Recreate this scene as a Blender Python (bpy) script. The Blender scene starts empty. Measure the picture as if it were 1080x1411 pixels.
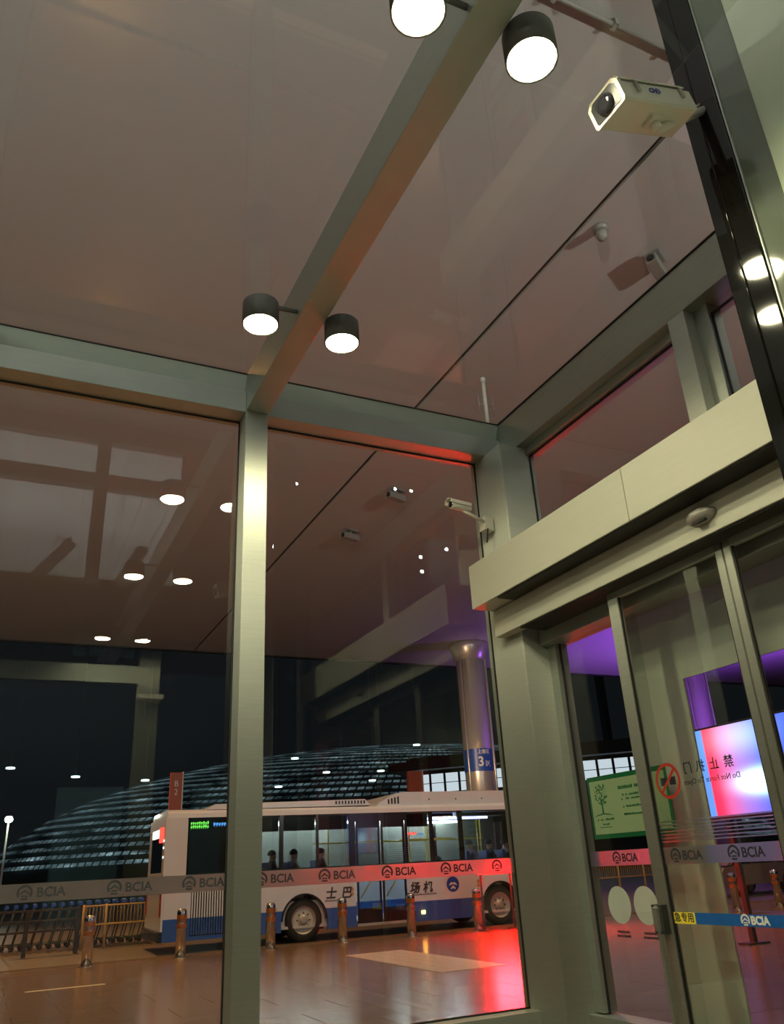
import bpy, bmesh, math, random
from mathutils import Vector, Matrix
random.seed(7)
sc = bpy.context.scene
COL = sc.collection
PI = math.pi

# ------------------------------------------------------------------ camera
YAW, PITCH, ROLL, FPX = 0.46032695, 0.4151775, -0.05507744, 1109.362
fwd = Vector((math.sin(YAW)*math.cos(PITCH), math.cos(YAW)*math.cos(PITCH), math.sin(PITCH)))
r0 = Vector((math.cos(YAW), -math.sin(YAW), 0)); u0 = r0.cross(fwd)
rt = r0*math.cos(ROLL) + u0*math.sin(ROLL); up = -r0*math.sin(ROLL) + u0*math.cos(ROLL)
cam_d = bpy.data.cameras.new('camera'); cam = bpy.data.objects.new('camera', cam_d); COL.objects.link(cam)
m = Matrix((rt, up, -fwd)).transposed().to_4x4(); m.translation = (0, 0, 1.5); cam.matrix_world = m
cam_d.sensor_fit = 'VERTICAL'; cam_d.sensor_height = 36; cam_d.sensor_width = 36
cam_d.lens = FPX/1411*36; cam_d.clip_start = 0.05; cam_d.clip_end = 900
sc.camera = cam

# ------------------------------------------------------------------ world, exposure
w = bpy.data.worlds.new('night_sky'); sc.world = w; w.use_nodes = True
bg = w.node_tree.nodes['Background']; bg.inputs[0].default_value = (0.5, 0.62, 0.72, 1); bg.inputs[1].default_value = 0.010
vs = sc.view_settings
vs.view_transform = 'Standard'; vs.look = 'None'; vs.gamma = 1; vs.use_curve_mapping = False; vs.exposure = 0.0

# ------------------------------------------------------------------ large lights
def aim(o, d): o.rotation_euler = Vector(d).to_track_quat('-Z', 'Y').to_euler()
def spot(name, loc, d, power, color, angle=120, blend=0.8, size=0.3):
    l = bpy.data.lights.new(name, 'SPOT'); l.energy = power; l.color = color; l.spot_size = math.radians(angle)
    l.spot_blend = blend; l.shadow_soft_size = size
    o = bpy.data.objects.new(name, l); COL.objects.link(o); o.location = loc; aim(o, d); return o
def area(name, loc, d, power, color, sx, sy):
    l = bpy.data.lights.new(name, 'AREA'); l.shape = 'RECTANGLE'; l.size = sx; l.size_y = sy; l.energy = power; l.color = color
    o = bpy.data.objects.new(name, l); COL.objects.link(o); o.location = loc; aim(o, d); return o
SODIUM = (1.0, 0.46, 0.13)
for x, y, p in ((0, 15.5, 1000), (10, 16, 850), (20, 14, 600), (2, 29, 2300), (18, 28, 1000), (-12, 24, 1500)):
    spot('outdoor_flood', (x, y, 11.6), (0, 0, -1), p*2.6, (1.0, 0.62, 0.34) if x == 10 else SODIUM, 125, 0.9, 0.35)
spot('outdoor_flood', (12.5, 27.5, 7.0), (0.75, 0.62, -0.02), 3200, (1.0, 0.62, 0.36), 60, 0.8, 0.2)  # added spot with no fixture, brightening the far column
for x in (-14, -3, 13):                                  # added fill lights without fixtures, brightening the canopy soffit
    spot('canopy_fill', (x, -3.6, 6.6), (0.05, 0.9, 0.62), 3300, (1.0, 0.95, 0.82), 130, 0.9, 0.15)
spot('purple_uplight', (35, 28, 2.5), (-0.08, 0.05, 1), 11000, (0.42, 0.10, 1.0), 130, 0.9, 0.2)
area('hall_light', (-2, -13, 5.5), (0, 0, 1), 2600, (0.95, 0.97, 1.0), 20, 8)

# ------------------------------------------------------------------ materials
M = {}
def new_mat(name):
    mt = bpy.data.materials.new(name); mt.use_nodes = True; nt = mt.node_tree; nt.nodes.clear()
    out = nt.nodes.new('ShaderNodeOutputMaterial'); M[name] = mt; return mt, nt, out
def pbr(name, col, rough=0.5, metal=0.0, noise=0.0, nscale=(8, 8, 8), bump=0.0, spec=0.5, aniso=None, coat=0.0):
    mt, nt, out = new_mat(name); b = nt.nodes.new('ShaderNodeBsdfPrincipled'); nt.links.new(b.outputs[0], out.inputs[0])
    b.inputs['Base Color'].default_value = (*col, 1); b.inputs['Roughness'].default_value = rough
    b.inputs['Metallic'].default_value = metal; b.inputs['Specular IOR Level'].default_value = spec
    b.inputs['Coat Weight'].default_value = coat; b.inputs['Coat Roughness'].default_value = 0.04
    if aniso:
        b.inputs['Anisotropic'].default_value = aniso[0]; b.inputs['Anisotropic Rotation'].default_value = aniso[1]
        tg = nt.nodes.new('ShaderNodeTangent'); tg.direction_type = 'RADIAL'; tg.axis = 'Z'; nt.links.new(tg.outputs[0], b.inputs['Tangent'])
    if noise or bump:
        tc = nt.nodes.new('ShaderNodeTexCoord'); mp = nt.nodes.new('ShaderNodeMapping'); mp.inputs['Scale'].default_value = nscale
        n = nt.nodes.new('ShaderNodeTexNoise'); n.inputs['Scale'].default_value = 1.0; n.inputs['Detail'].default_value = 4
        nt.links.new(tc.outputs['Object'], mp.inputs[0]); nt.links.new(mp.outputs[0], n.inputs['Vector'])
        if noise:
            mx = nt.nodes.new('ShaderNodeMix'); mx.data_type = 'RGBA'
            mx.inputs[6].default_value = (*[c*(1-noise) for c in col], 1); mx.inputs[7].default_value = (*[min(1, c*(1+noise)) for c in col], 1)
            nt.links.new(n.outputs[0], mx.inputs[0]); nt.links.new(mx.outputs[2], b.inputs['Base Color'])
        if bump:
            bp = nt.nodes.new('ShaderNodeBump'); bp.inputs['Strength'].default_value = bump; bp.inputs['Distance'].default_value = 0.01
            nt.links.new(n.outputs[0], bp.inputs['Height']); nt.links.new(bp.outputs[0], b.inputs['Normal'])
    return mt
def emit(name, col, s):
    mt, nt, out = new_mat(name); e = nt.nodes.new('ShaderNodeEmission'); e.inputs[0].default_value = (*col, 1); e.inputs[1].default_value = s
    nt.links.new(e.outputs[0], out.inputs[0]); return mt
def glass(name, tint=(1, 1, 1), f0=0.04, rough=0.0):
    mt, nt, out = new_mat(name)
    lw = nt.nodes.new('ShaderNodeLayerWeight'); lw.inputs[0].default_value = 0.5
    pw = nt.nodes.new('ShaderNodeMath'); pw.operation = 'POWER'; pw.inputs[1].default_value = 5
    ml = nt.nodes.new('ShaderNodeMath'); ml.operation = 'MULTIPLY_ADD'; ml.inputs[1].default_value = 1-f0; ml.inputs[2].default_value = f0
    t = nt.nodes.new('ShaderNodeBsdfTransparent'); t.inputs[0].default_value = (*tint, 1)
    g = nt.nodes.new('ShaderNodeBsdfGlossy'); g.inputs['Roughness'].default_value = rough; g.inputs[0].default_value = (1, 1, 1, 1)
    mx = nt.nodes.new('ShaderNodeMixShader')
    L = nt.links.new
    L(lw.outputs['Facing'], pw.inputs[0]); L(pw.outputs[0], ml.inputs[0]); L(ml.outputs[0], mx.inputs[0]); L(t.outputs[0], mx.inputs[1]); L(g.outputs[0], mx.inputs[2]); L(mx.outputs[0], out.inputs[0])
    return mt
def scatter_film(name, col, clear, fwd, rough):
    mt, nt, out = new_mat(name); L = nt.links.new
    d = nt.nodes.new('ShaderNodeBsdfDiffuse'); d.inputs[0].default_value = (*col, 1)
    t = nt.nodes.new('ShaderNodeBsdfRefraction'); t.inputs['Color'].default_value = (0.9, 0.88, 0.86, 1); t.inputs['Roughness'].default_value = rough; t.inputs['IOR'].default_value = 1.35
    a = nt.nodes.new('ShaderNodeMixShader'); a.inputs[0].default_value = fwd; L(d.outputs[0], a.inputs[1]); L(t.outputs[0], a.inputs[2])
    tr = nt.nodes.new('ShaderNodeBsdfTransparent'); b = nt.nodes.new('ShaderNodeMixShader'); b.inputs[0].default_value = clear
    L(a.outputs[0], b.inputs[1]); L(tr.outputs[0], b.inputs[2]); L(b.outputs[0], out.inputs[0]); return mt
def film(name, col, clear, transl=0.5):
    mt, nt, out = new_mat(name); L = nt.links.new
    d = nt.nodes.new('ShaderNodeBsdfDiffuse'); d.inputs[0].default_value = (*col, 1)
    t = nt.nodes.new('ShaderNodeBsdfTranslucent'); t.inputs[0].default_value = (*col, 1)
    a = nt.nodes.new('ShaderNodeMixShader'); a.inputs[0].default_value = transl; L(d.outputs[0], a.inputs[1]); L(t.outputs[0], a.inputs[2])
    tr = nt.nodes.new('ShaderNodeBsdfTransparent'); b = nt.nodes.new('ShaderNodeMixShader'); b.inputs[0].default_value = clear
    L(a.outputs[0], b.inputs[1]); L(tr.outputs[0], b.inputs[2]); L(b.outputs[0], out.inputs[0]); return mt

pbr('steel', (0.52, 0.54, 0.48), 0.56, 0.95, 0.10, (3, 3, 90), 0.02, aniso=(0.85, 0.0))
pbr('steel_h', (0.48, 0.52, 0.48), 0.45, 0.88, 0.10, (4, 4, 60), 0.02)
pbr('cover_metal', (0.50, 0.50, 0.43), 0.6, 0.2, 0.05, (5, 2, 40), 0.02)
pbr('bead_metal', (0.60, 0.70, 0.66), 0.5, 0.25, 0.06, (4, 4, 60))
pbr('gasket', (0.012, 0.012, 0.012), 0.5)
pbr('black_gloss', (0.008, 0.008, 0.008), 0.05, 0, spec=0.25)
pbr('smoked_glass', (0.15, 0.18, 0.14), 0.06, 0, 0.3, (2, 2, 1))
pbr('dark_metal', (0.06, 0.065, 0.06), 0.45, 0.5)
pbr('lamp_body', (0.15, 0.15, 0.14), 0.5, 0.2)
pbr('painted_glass', (0.62, 0.72, 0.54), 0.12, 0, 0.25, (1.5, 1.5, 1.2), spec=0.3)
pbr('white_plastic', (0.72, 0.70, 0.62), 0.4)
pbr('grey_plastic', (0.30, 0.30, 0.29), 0.4)
pbr('dark_plastic', (0.03, 0.03, 0.035), 0.3)
pbr('lens', (0.015, 0.015, 0.02), 0.08, coat=1.0)
pbr('logo_blue', (0.04, 0.05, 0.45), 0.5)
pbr('canopy', (0.485, 0.485, 0.495), 0.75, 0, 0.06, (0.25, 0.25, 0.25))
pbr('granite', (0.21, 0.135, 0.075), 0.20, 0, 0.35, (1.2, 1.2, 1.2), 0.02, spec=0.6)
pbr('granite_in', (0.19, 0.187, 0.17), 0.25, 0, 0.15, (2, 2, 2))
pbr('asphalt', (0.115, 0.095, 0.08), 0.42, 0, 0.35, (2, 2, 2), 0.08)
pbr('glint_pale', (0.50, 0.43, 0.34), 0.22, 0, 0.2, (6, 6, 6))
pbr('cream_strip', (0.75, 0.68, 0.52), 0.4)
pbr('facade', (0.10, 0.085, 0.075), 0.6, 0, 0.1, (1, 1, 1))
pbr('hall_white', (0.80, 0.80, 0.78), 0.7)
pbr('hall_dark', (0.045, 0.06, 0.06), 0.5)
pbr('hall_teal', (0.30, 0.52, 0.50), 0.5)
pbr('column', (0.50, 0.48, 0.46), 0.32, 0.6, 0.05, (3, 3, 1))
pbr('sign_blue', (0.01, 0.07, 0.42), 0.35)
pbr('paper_white', (0.78, 0.78, 0.74), 0.6)
pbr('bus_white', (0.62, 0.67, 0.78), 0.30, coat=0.4)
pbr('bus_blue', (0.02, 0.10, 0.42), 0.30, coat=0.4)
pbr('bus_black', (0.012, 0.012, 0.013), 0.20)
pbr('bus_inside', (0.50, 0.51, 0.50), 0.6)
pbr('seat_blue', (0.05, 0.09, 0.25), 0.6)
pbr('yellow_pole', (0.80, 0.62, 0.05), 0.35)
pbr('rubber', (0.022, 0.020, 0.018), 0.75)
pbr('rim_metal', (0.42, 0.40, 0.37), 0.5, 0.4)
pbr('print_dark', (0.03, 0.03, 0.04), 0.5)
pbr('print_gold', (0.45, 0.30, 0.08), 0.5)
pbr('stainless', (0.55, 0.54, 0.52), 0.16, 1.0)
pbr('orange_reflection', (0.50, 0.20, 0.06), 0.30, 0.6)
pbr('totem_red', (0.42, 0.085, 0.035), 0.45)
pbr('fence_yellow', (0.60, 0.40, 0.13), 0.45)
pbr('fence_dark', (0.045, 0.035, 0.03), 0.45, 0.4)
pbr('trolley_blue', (0.03, 0.10, 0.55), 0.4)
pbr('dome_skin', (0.02, 0.025, 0.028), 0.5)
pbr('building_dark', (0.035, 0.035, 0.035), 0.6)
pbr('poster_frame', (0.01, 0.16, 0.06), 0.4)
pbr('sticker_white', (0.72, 0.71, 0.66), 0.6)
pbr('sticker_red', (0.62, 0.05, 0.03), 0.5)
pbr('strip_blue', (0.01, 0.11, 0.40), 0.4)
pbr('strip_yellow', (0.85, 0.72, 0.05), 0.4)
pbr('skin', (0.45, 0.28, 0.20), 0.6)
pbr('cloth_dark', (0.05, 0.05, 0.07), 0.8)
pbr('cloth_grey', (0.22, 0.22, 0.25), 0.8)
pbr('hair', (0.015, 0.012, 0.01), 0.6)
pbr('car_paint', (0.25, 0.20, 0.17), 0.2, coat=0.7)
film('poster_green', (0.58, 0.70, 0.44), 0.0, 0.35)
scatter_film('film_grey', (0.20, 0.19, 0.19), 0.04, 0.75, 0.58)
scatter_film('frosted', (0.46, 0.50, 0.40), 0.01, 0.18, 0.5)
glass('pane', (0.93, 0.95, 0.94), 0.042)
glass('roof_pane', (0.92, 0.94, 0.92), 0.04)
glass('bus_glass', (0.66, 0.70, 0.70), 0.03)
pbr('milky_glass', (0.17, 0.19, 0.18), 0.25, 0, 0.5, (1.2, 1, 1.6))
pbr('tail_red', (0.35, 0.02, 0.02), 0.3)
glass('dark_glass', (0.06, 0.07, 0.07), 0.04)
emit('downlight', (1.0, 0.93, 0.58), 262)
emit('hall_spot', (0.9, 0.95, 1.0), 60)
emit('lamp_white', (0.95, 1.0, 0.85), 60)
emit('bus_tube', (0.30, 0.36, 1.0), 20)
emit('bus_tube_white', (0.90, 0.95, 0.90), 75)
emit('led_red', (1.0, 0.03, 0.02), 6)
emit('led_green', (0.2, 1.0, 0.1), 1.2)
emit('led_blue', (0.1, 0.4, 1.0), 1.2)
emit('amber', (1.0, 0.42, 0.05), 22)
emit('window_lit', (0.80, 0.90, 1.0), 0.85)
emit('roof_lamp', (0.75, 1.0, 0.95), 3.0)
emit('red_board', (1.0, 0.003, 0.005), 1200)
emit('sign_lit_white', (0.9, 1.0, 0.95), 2.0)

# dome louvres: glow of the lit hall below coming through the skylight slots, uneven from slot to slot
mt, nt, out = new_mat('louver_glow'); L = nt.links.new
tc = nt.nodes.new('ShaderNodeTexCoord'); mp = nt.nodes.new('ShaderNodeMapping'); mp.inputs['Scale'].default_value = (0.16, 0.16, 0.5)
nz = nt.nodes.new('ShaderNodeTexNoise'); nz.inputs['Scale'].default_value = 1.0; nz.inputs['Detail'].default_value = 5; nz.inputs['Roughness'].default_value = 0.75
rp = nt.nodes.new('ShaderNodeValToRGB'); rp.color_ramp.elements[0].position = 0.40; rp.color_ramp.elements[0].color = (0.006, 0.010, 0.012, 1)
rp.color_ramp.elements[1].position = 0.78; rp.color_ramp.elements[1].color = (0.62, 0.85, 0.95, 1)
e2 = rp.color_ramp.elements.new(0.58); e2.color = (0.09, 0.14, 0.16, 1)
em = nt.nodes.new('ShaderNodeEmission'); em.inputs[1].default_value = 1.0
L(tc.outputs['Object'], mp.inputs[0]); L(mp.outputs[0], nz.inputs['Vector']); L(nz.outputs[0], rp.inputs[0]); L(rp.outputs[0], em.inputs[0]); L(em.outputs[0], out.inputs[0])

# LED screen picture: red margin, pink and blue field with white glows (object coords: x along the screen 0..1, z 0..1)
mt, nt, out = new_mat('led_picture'); L = nt.links.new
tc = nt.nodes.new('ShaderNodeTexCoord'); sp = nt.nodes.new('ShaderNodeSeparateXYZ'); L(tc.outputs['Generated'], sp.inputs[0])
rp = nt.nodes.new('ShaderNodeValToRGB'); cr = rp.color_ramp      # Generated Y: 0 at the near end, 1 at the far end
cr.elements[0].position = 0.0; cr.elements[0].color = (0.10, 0.16, 0.85, 1)
cr.elements[1].position = 1.0; cr.elements[1].color = (0.12, 0.28, 0.75, 1)
for p, c in ((0.40, (0.08, 0.13, 0.80, 1)), (0.56, (0.14, 0.15, 0.78, 1)), (0.70, (0.42, 0.18, 0.66, 1)), (0.82, (0.78, 0.12, 0.36, 1)), (0.88, (0.98, 0.04, 0.12, 1)), (0.93, (0.98, 0.03, 0.08, 1)), (0.94, (0.12, 0.28, 0.75, 1))):
    q = cr.elements.new(p); q.color = c
L(sp.outputs['Y'], rp.inputs[0])
def blob(cy, cz, sy, sz, k):
    a = nt.nodes.new('ShaderNodeMath'); a.operation = 'SUBTRACT'; a.inputs[1].default_value = cy; L(sp.outputs['Y'], a.inputs[0])
    b = nt.nodes.new('ShaderNodeMath'); b.operation = 'SUBTRACT'; b.inputs[1].default_value = cz; L(sp.outputs['Z'], b.inputs[0])
    a2 = nt.nodes.new('ShaderNodeMath'); a2.operation = 'DIVIDE'; a2.inputs[1].default_value = sy; L(a.outputs[0], a2.inputs[0])
    b2 = nt.nodes.new('ShaderNodeMath'); b2.operation = 'DIVIDE'; b2.inputs[1].default_value = sz; L(b.outputs[0], b2.inputs[0])
    a3 = nt.nodes.new('ShaderNodeMath'); a3.operation = 'MULTIPLY'; L(a2.outputs[0], a3.inputs[0]); L(a2.outputs[0], a3.inputs[1])
    b3 = nt.nodes.new('ShaderNodeMath'); b3.operation = 'MULTIPLY_ADD'; L(b2.outputs[0], b3.inputs[0]); L(b2.outputs[0], b3.inputs[1]); L(a3.outputs[0], b3.inputs[2])
    c = nt.nodes.new('ShaderNodeMath'); c.operation = 'MULTIPLY'; c.inputs[1].default_value = -1; L(b3.outputs[0], c.inputs[0])
    d = nt.nodes.new('ShaderNodeMath'); d.operation = 'EXPONENT'; L(c.outputs[0], d.inputs[0])
    f = nt.nodes.new('ShaderNodeMath'); f.operation = 'MULTIPLY'; f.inputs[1].default_value = k; L(d.outputs[0], f.inputs[0]); return f
b1, b2_ = blob(0.56, 0.34, 0.15, 0.11, 3.0), blob(0.66, 0.86, 0.20, 0.20, 0.45)
ad = nt.nodes.new('ShaderNodeMath'); ad.operation = 'ADD'; L(b1.outputs[0], ad.inputs[0]); L(b2_.outputs[0], ad.inputs[1])
mx = nt.nodes.new('ShaderNodeMix'); mx.data_type = 'RGBA'; mx.blend_type = 'ADD'; mx.inputs[7].default_value = (0.55, 0.95, 1.0, 1)
L(ad.outputs[0], mx.inputs[0]); mx.clamp_factor = False; L(rp.outputs[0], mx.inputs[6])
em = nt.nodes.new('ShaderNodeEmission'); em.inputs[1].default_value = 1.7; L(mx.outputs[2], em.inputs[0]); L(em.outputs[0], out.inputs[0])

# ------------------------------------------------------------------ helpers
def link_mesh(name, me, mat, parent=None, loc=None):
    o = bpy.data.objects.new(name, me); COL.objects.link(o)
    if mat is not None and not me.materials: me.materials.append(M[mat] if isinstance(mat, str) else mat)
    if parent is not None: o.parent = parent
    if loc is not None: o.location = loc
    return o
def finish(name, bm, mat, parent=None, smooth=False, loc=None):
    me = bpy.data.meshes.new(name); bmesh.ops.recalc_face_normals(bm, faces=bm.faces); bm.to_mesh(me); bm.free()
    if smooth:
        for p in me.polygons: p.use_smooth = True
    return link_mesh(name, me, mat, parent, loc)
def add_box(bm, x0, x1, y0, y1, z0, z1, bev=0.0):
    r = bmesh.ops.create_cube(bm, size=1.0); vs_ = r['verts']
    for v in vs_:
        v.co = Vector(((x0+x1)/2 + v.co.x*(x1-x0), (y0+y1)/2 + v.co.y*(y1-y0), (z0+z1)/2 + v.co.z*(z1-z0)))
    if bev:
        es = list({e for v in vs_ for e in v.link_edges})
        bmesh.ops.bevel(bm, geom=es, offset=bev, segments=2, affect='EDGES', profile=0.6)
def box(name, x0, x1, y0, y1, z0, z1, mat, parent=None, bev=0.0):
    bm = bmesh.new(); add_box(bm, x0, x1, y0, y1, z0, z1, bev); return finish(name, bm, mat, parent)
def add_tube(bm, a, b, r, n=10, r2=None):
    a, b = Vector(a), Vector(b); d = b-a
    q = d.to_track_quat('Z', 'Y').to_matrix().to_4x4()
    bmesh.ops.create_cone(bm, cap_ends=True, segments=n, radius1=r, radius2=r if r2 is None else r2, depth=d.length, matrix=Matrix.Translation((a+b)/2) @ q)
def tube(name, a, b, r, mat, parent=None, n=12, r2=None, smooth=True):
    bm = bmesh.new(); add_tube(bm, a, b, r, n, r2); o = finish(name, bm, mat, parent)
    if smooth:
        for p in o.data.polygons: p.use_smooth = len(p.vertices) == 4
    return o
def lathe(name, prof, mat, parent=None, n=24, axis='Z', loc=None, caps=True):
    bm = bmesh.new(); rings = []
    for r, z in prof:
        ring = []
        for k in range(n):
            a = 2*PI*k/n
            p = (r*math.cos(a), r*math.sin(a), z)
            if axis == 'Y': p = (p[0], p[2], p[1])
            elif axis == 'X': p = (p[2], p[0], p[1])
            ring.append(bm.verts.new(p))
        rings.append(ring)
    for a, b in zip(rings, rings[1:]):
        for k in range(n): bm.faces.new((a[k], a[(k+1) % n], b[(k+1) % n], b[k]))
    if caps:
        bm.faces.new(rings[0]); bm.faces.new(rings[-1])
    bmesh.ops.remove_doubles(bm, verts=bm.verts, dist=1e-6)
    o = finish(name, bm, mat, parent, loc=loc)
    for p in o.data.polygons: p.use_smooth = len(p.vertices) <= 4
    return o
def prism(name, pts, t0, t1, mat, parent=None, plane='XZ', bev=0):
    """polygon pts in a plane, extruded along the third axis from t0 to t1"""
    bm = bmesh.new()
    def P(a, b, t): return {'XZ': (a, t, b), 'YZ': (t, a, b), 'XY': (a, b, t)}[plane]
    A = [bm.verts.new(P(a, b, t0)) for a, b in pts]; B = [bm.verts.new(P(a, b, t1)) for a, b in pts]
    bm.faces.new(A); bm.faces.new(B); n = len(pts)
    for k in range(n): bm.faces.new((A[k], A[(k+1) % n], B[(k+1) % n], B[k]))
    return finish(name, bm, mat, parent)
def tag(o, label, cat, group=None, kind=None):
    o['label'] = label; o['category'] = cat
    if group: o['group'] = group
    if kind: o['kind'] = kind
    return o
def thing(name, label, cat, loc=(0, 0, 0), rz=0, group=None, kind=None):
    o = bpy.data.objects.new(name, None); COL.objects.link(o); o.empty_display_size = 0.2
    o.location = loc; o.rotation_euler = (0, 0, rz); return tag(o, label, cat, group, kind)
def copy_tree(o, parent=None):
    c = o.copy(); COL.objects.link(c); c.parent = parent
    for ch in [q for q in o.children]: copy_tree(ch, c)
    return c
def text(name, body, size, mat, parent, mtx, shear=0.0, align='CENTER', bold=0.0, sx=1.0):
    cu = bpy.data.curves.new(name, 'FONT'); cu.body = body; cu.size = size; cu.align_x = align; cu.align_y = 'CENTER'; cu.shear = shear
    cu.extrude = 0.0008; cu.offset = bold; cu.resolution_u = 3
    t = bpy.data.objects.new(name+'_tmp', cu); COL.objects.link(t)
    dg = bpy.context.evaluated_depsgraph_get(); me = bpy.data.meshes.new_from_object(t.evaluated_get(dg)); me.materials.clear()
    bpy.data.objects.remove(t); bpy.data.curves.remove(cu)
    for v in me.vertices: v.co.x *= sx
    me.transform(mtx); me.name = name
    return link_mesh(name, me, mat, parent)
def frontm(x, y, z): return Matrix.Translation((x, y, z)) @ Matrix.Rotation(PI/2, 4, 'X')
def sidem(x, y, z):   # reads correctly looking towards +X
    return Matrix(((0, 0, -1, x), (-1, 0, 0, y), (0, 1, 0, z), (0, 0, 0, 1)))
def mirrorm(x, y, z): # printed on the outside: mirrored when seen from inside
    return Matrix(((0, 0, 1, x), (1, 0, 0, y), (0, 1, 0, z), (0, 0, 0, 1)))
def logo(name, R, mat, parent, mtx, mat2=None):
    """round emblem: ring open below with a peaked roof and two stripes"""
    bm = bmesh.new()
    def poly(pts, z=0.0):
        bm.faces.new([bm.verts.new((x*R, y*R, z)) for x, y in pts])
    n = 28; a0, a1 = math.radians(-35), math.radians(215)
    for k in range(n):
        p, q = a0+(a1-a0)*k/n, a0+(a1-a0)*(k+1)/n
        ri = 0.70
        poly([(math.cos(p), math.sin(p)), (math.cos(q), math.sin(q)), (ri*math.cos(q), ri*math.sin(q)), (ri*math.cos(p), ri*math.sin(p))])
    poly([(-0.72, -0.15), (0, 0.42), (0.72, -0.15), (0.50, -0.18), (0, 0.12), (-0.50, -0.18)])
    poly([(-0.38, -0.30), (0.38, -0.30), (0.46, -0.48), (-0.46, -0.48)])
    poly([(-0.50, -0.62), (0.50, -0.62), (0.40, -0.84), (-0.40, -0.84)])
    r = bmesh.ops.extrude_face_region(bm, geom=bm.faces[:])
    for v in [g for g in r['geom'] if isinstance(g, bmesh.types.BMVert)]: v.co.z += 0.0008
    bm.transform(mtx); return finish(name, bm, mat, parent)
def disc(name, R, mat, parent, mtx, th=0.001, n=32, sx=1.0):
    bm = bmesh.new(); bmesh.ops.create_cone(bm, cap_ends=True, segments=n, radius1=R, radius2=R, depth=th)
    for v in bm.verts: v.co.x *= sx
    bm.transform(mtx); return finish(name, bm, mat, parent)

# ================================================================== SETTING
XR, YF, YG, ZR = 4.594, 6.5, 6.72, 5.96
floor = tag(box('floor', -6.3, 4.9, -5.0, 6.9, -0.2, 0.0, 'granite_in'), 'pale stone floor of the glass entrance lobby', 'floor', kind='structure')

# --- front glass wall
wf = thing('wall_front', 'tall glazed front wall with satin steel posts facing the bus lane', 'glass wall', kind='structure')
POSTS = (-3.545, -0.905, 1.735)
for x in POSTS:
    box('post', x, x+0.215, YF, YF+0.26, 0, 5.55, 'steel', wf, 0.006)
box('corner_post', 4.375, 4.80, 6.20, YF+0.30, 0, 5.53, 'steel', wf, 0.013)
box('corner_block', XR, 4.95, YF, YF+0.30, 5.53, 5.945, 'steel_h', wf, 0.004)
box('corner_post', -6.20, -5.97, YF, YF+0.30, 0, ZR, 'steel', wf, 0.006)
edges = [-5.97, -3.545, -3.33, -0.905, -0.69, 1.735, 1.95, 4.375]; HX = {4.375: XR}
for k in range(0, 8, 2):
    x0, x1 = edges[k], edges[k+1]
    hx = HX.get(x1, x1)
    box('header_beam', x0, hx, YF, YF+0.30, 5.53, 5.755, 'steel_h', wf, 0.004)
    prism('header_bead', [(YF+0.075, 5.756), (YF+0.30, 5.756), (YF+0.30, 5.945), (YF+0.0, 5.945)], x0, hx, 'bead_metal', wf, 'YZ')
    box('bottom_rail', x0, x1, YF+0.06, YF+0.30, 0, 0.35, 'steel_h', wf, 0.004)
    box('glass_pane', x0, x1, YG, YG+0.012, 0.35, 5.53, 'pane', wf)
    for (a, b, c, d) in ((x0, x0+0.014, 0.35, 5.53), (x1-0.014, x1, 0.35, 5.53), (x0, x1, 5.515, 5.53), (x0, x1, 0.35, 0.364)):
        box('gasket', a, b, YG-0.012, YG-0.001, c, d, 'gasket', wf)
    box('roof_gasket', x0, hx, YF-0.01, YF+0.06, 5.945, 5.956, 'gasket', wf)
for x0, x1 in ((-0.69, 1.735), (1.95, 4.375)):
    st = box('film_strip', x0+0.012, x1-0.012, YG-0.004, YG-0.002, 1.405, 1.525, 'film_grey', wf)
    st['label'] = 'frosted safety film strip with repeated emblem'
for x in (0.33, 0.93, 1.47, 2.03, 2.56, 3.12, 3.68, 4.20):
    x0 = x - 0.02
    logo('film_emblem', 0.052, 'print_dark', wf, frontm(x0, YG-0.0045, 1.466))
    if x0+0.075+0.25 < 4.40: text('film_lettering', 'BCIA', 0.088, 'print_dark', wf, frontm(x0+0.075, YG-0.0045, 1.463), align='LEFT', bold=0.002)

# --- glass roof with steel beams
ce = thing('ceiling', 'glass roof of the lobby on deep steel beams', 'glass roof', (0, 0, 0), kind='structure')
for x in POSTS:
    bm = bmesh.new(); add_box(bm, x, x+0.22, -5.0, YF+0.02, 5.55, 5.955, 0.008); finish('roof_beam', bm, 'steel_h', ce)
box('roof_glass', -6.2, -3.44, -5, 6.85, ZR, ZR+0.015, 'roof_pane', ce)
box('roof_glass', -3.43, -0.80, -5, 6.85, ZR, ZR+0.015, 'roof_pane', ce)
box('roof_glass', -0.79, 1.84, -5, 6.85, ZR, ZR+0.015, 'roof_pane', ce)
box('roof_glass', 1.85, 4.90, 2.72, 6.85, ZR, ZR+0.015, 'roof_pane', ce)
box('roof_glass', 1.85, 3.30, -5, 2.71, ZR, ZR+0.015, 'roof_pane', ce)

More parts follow.
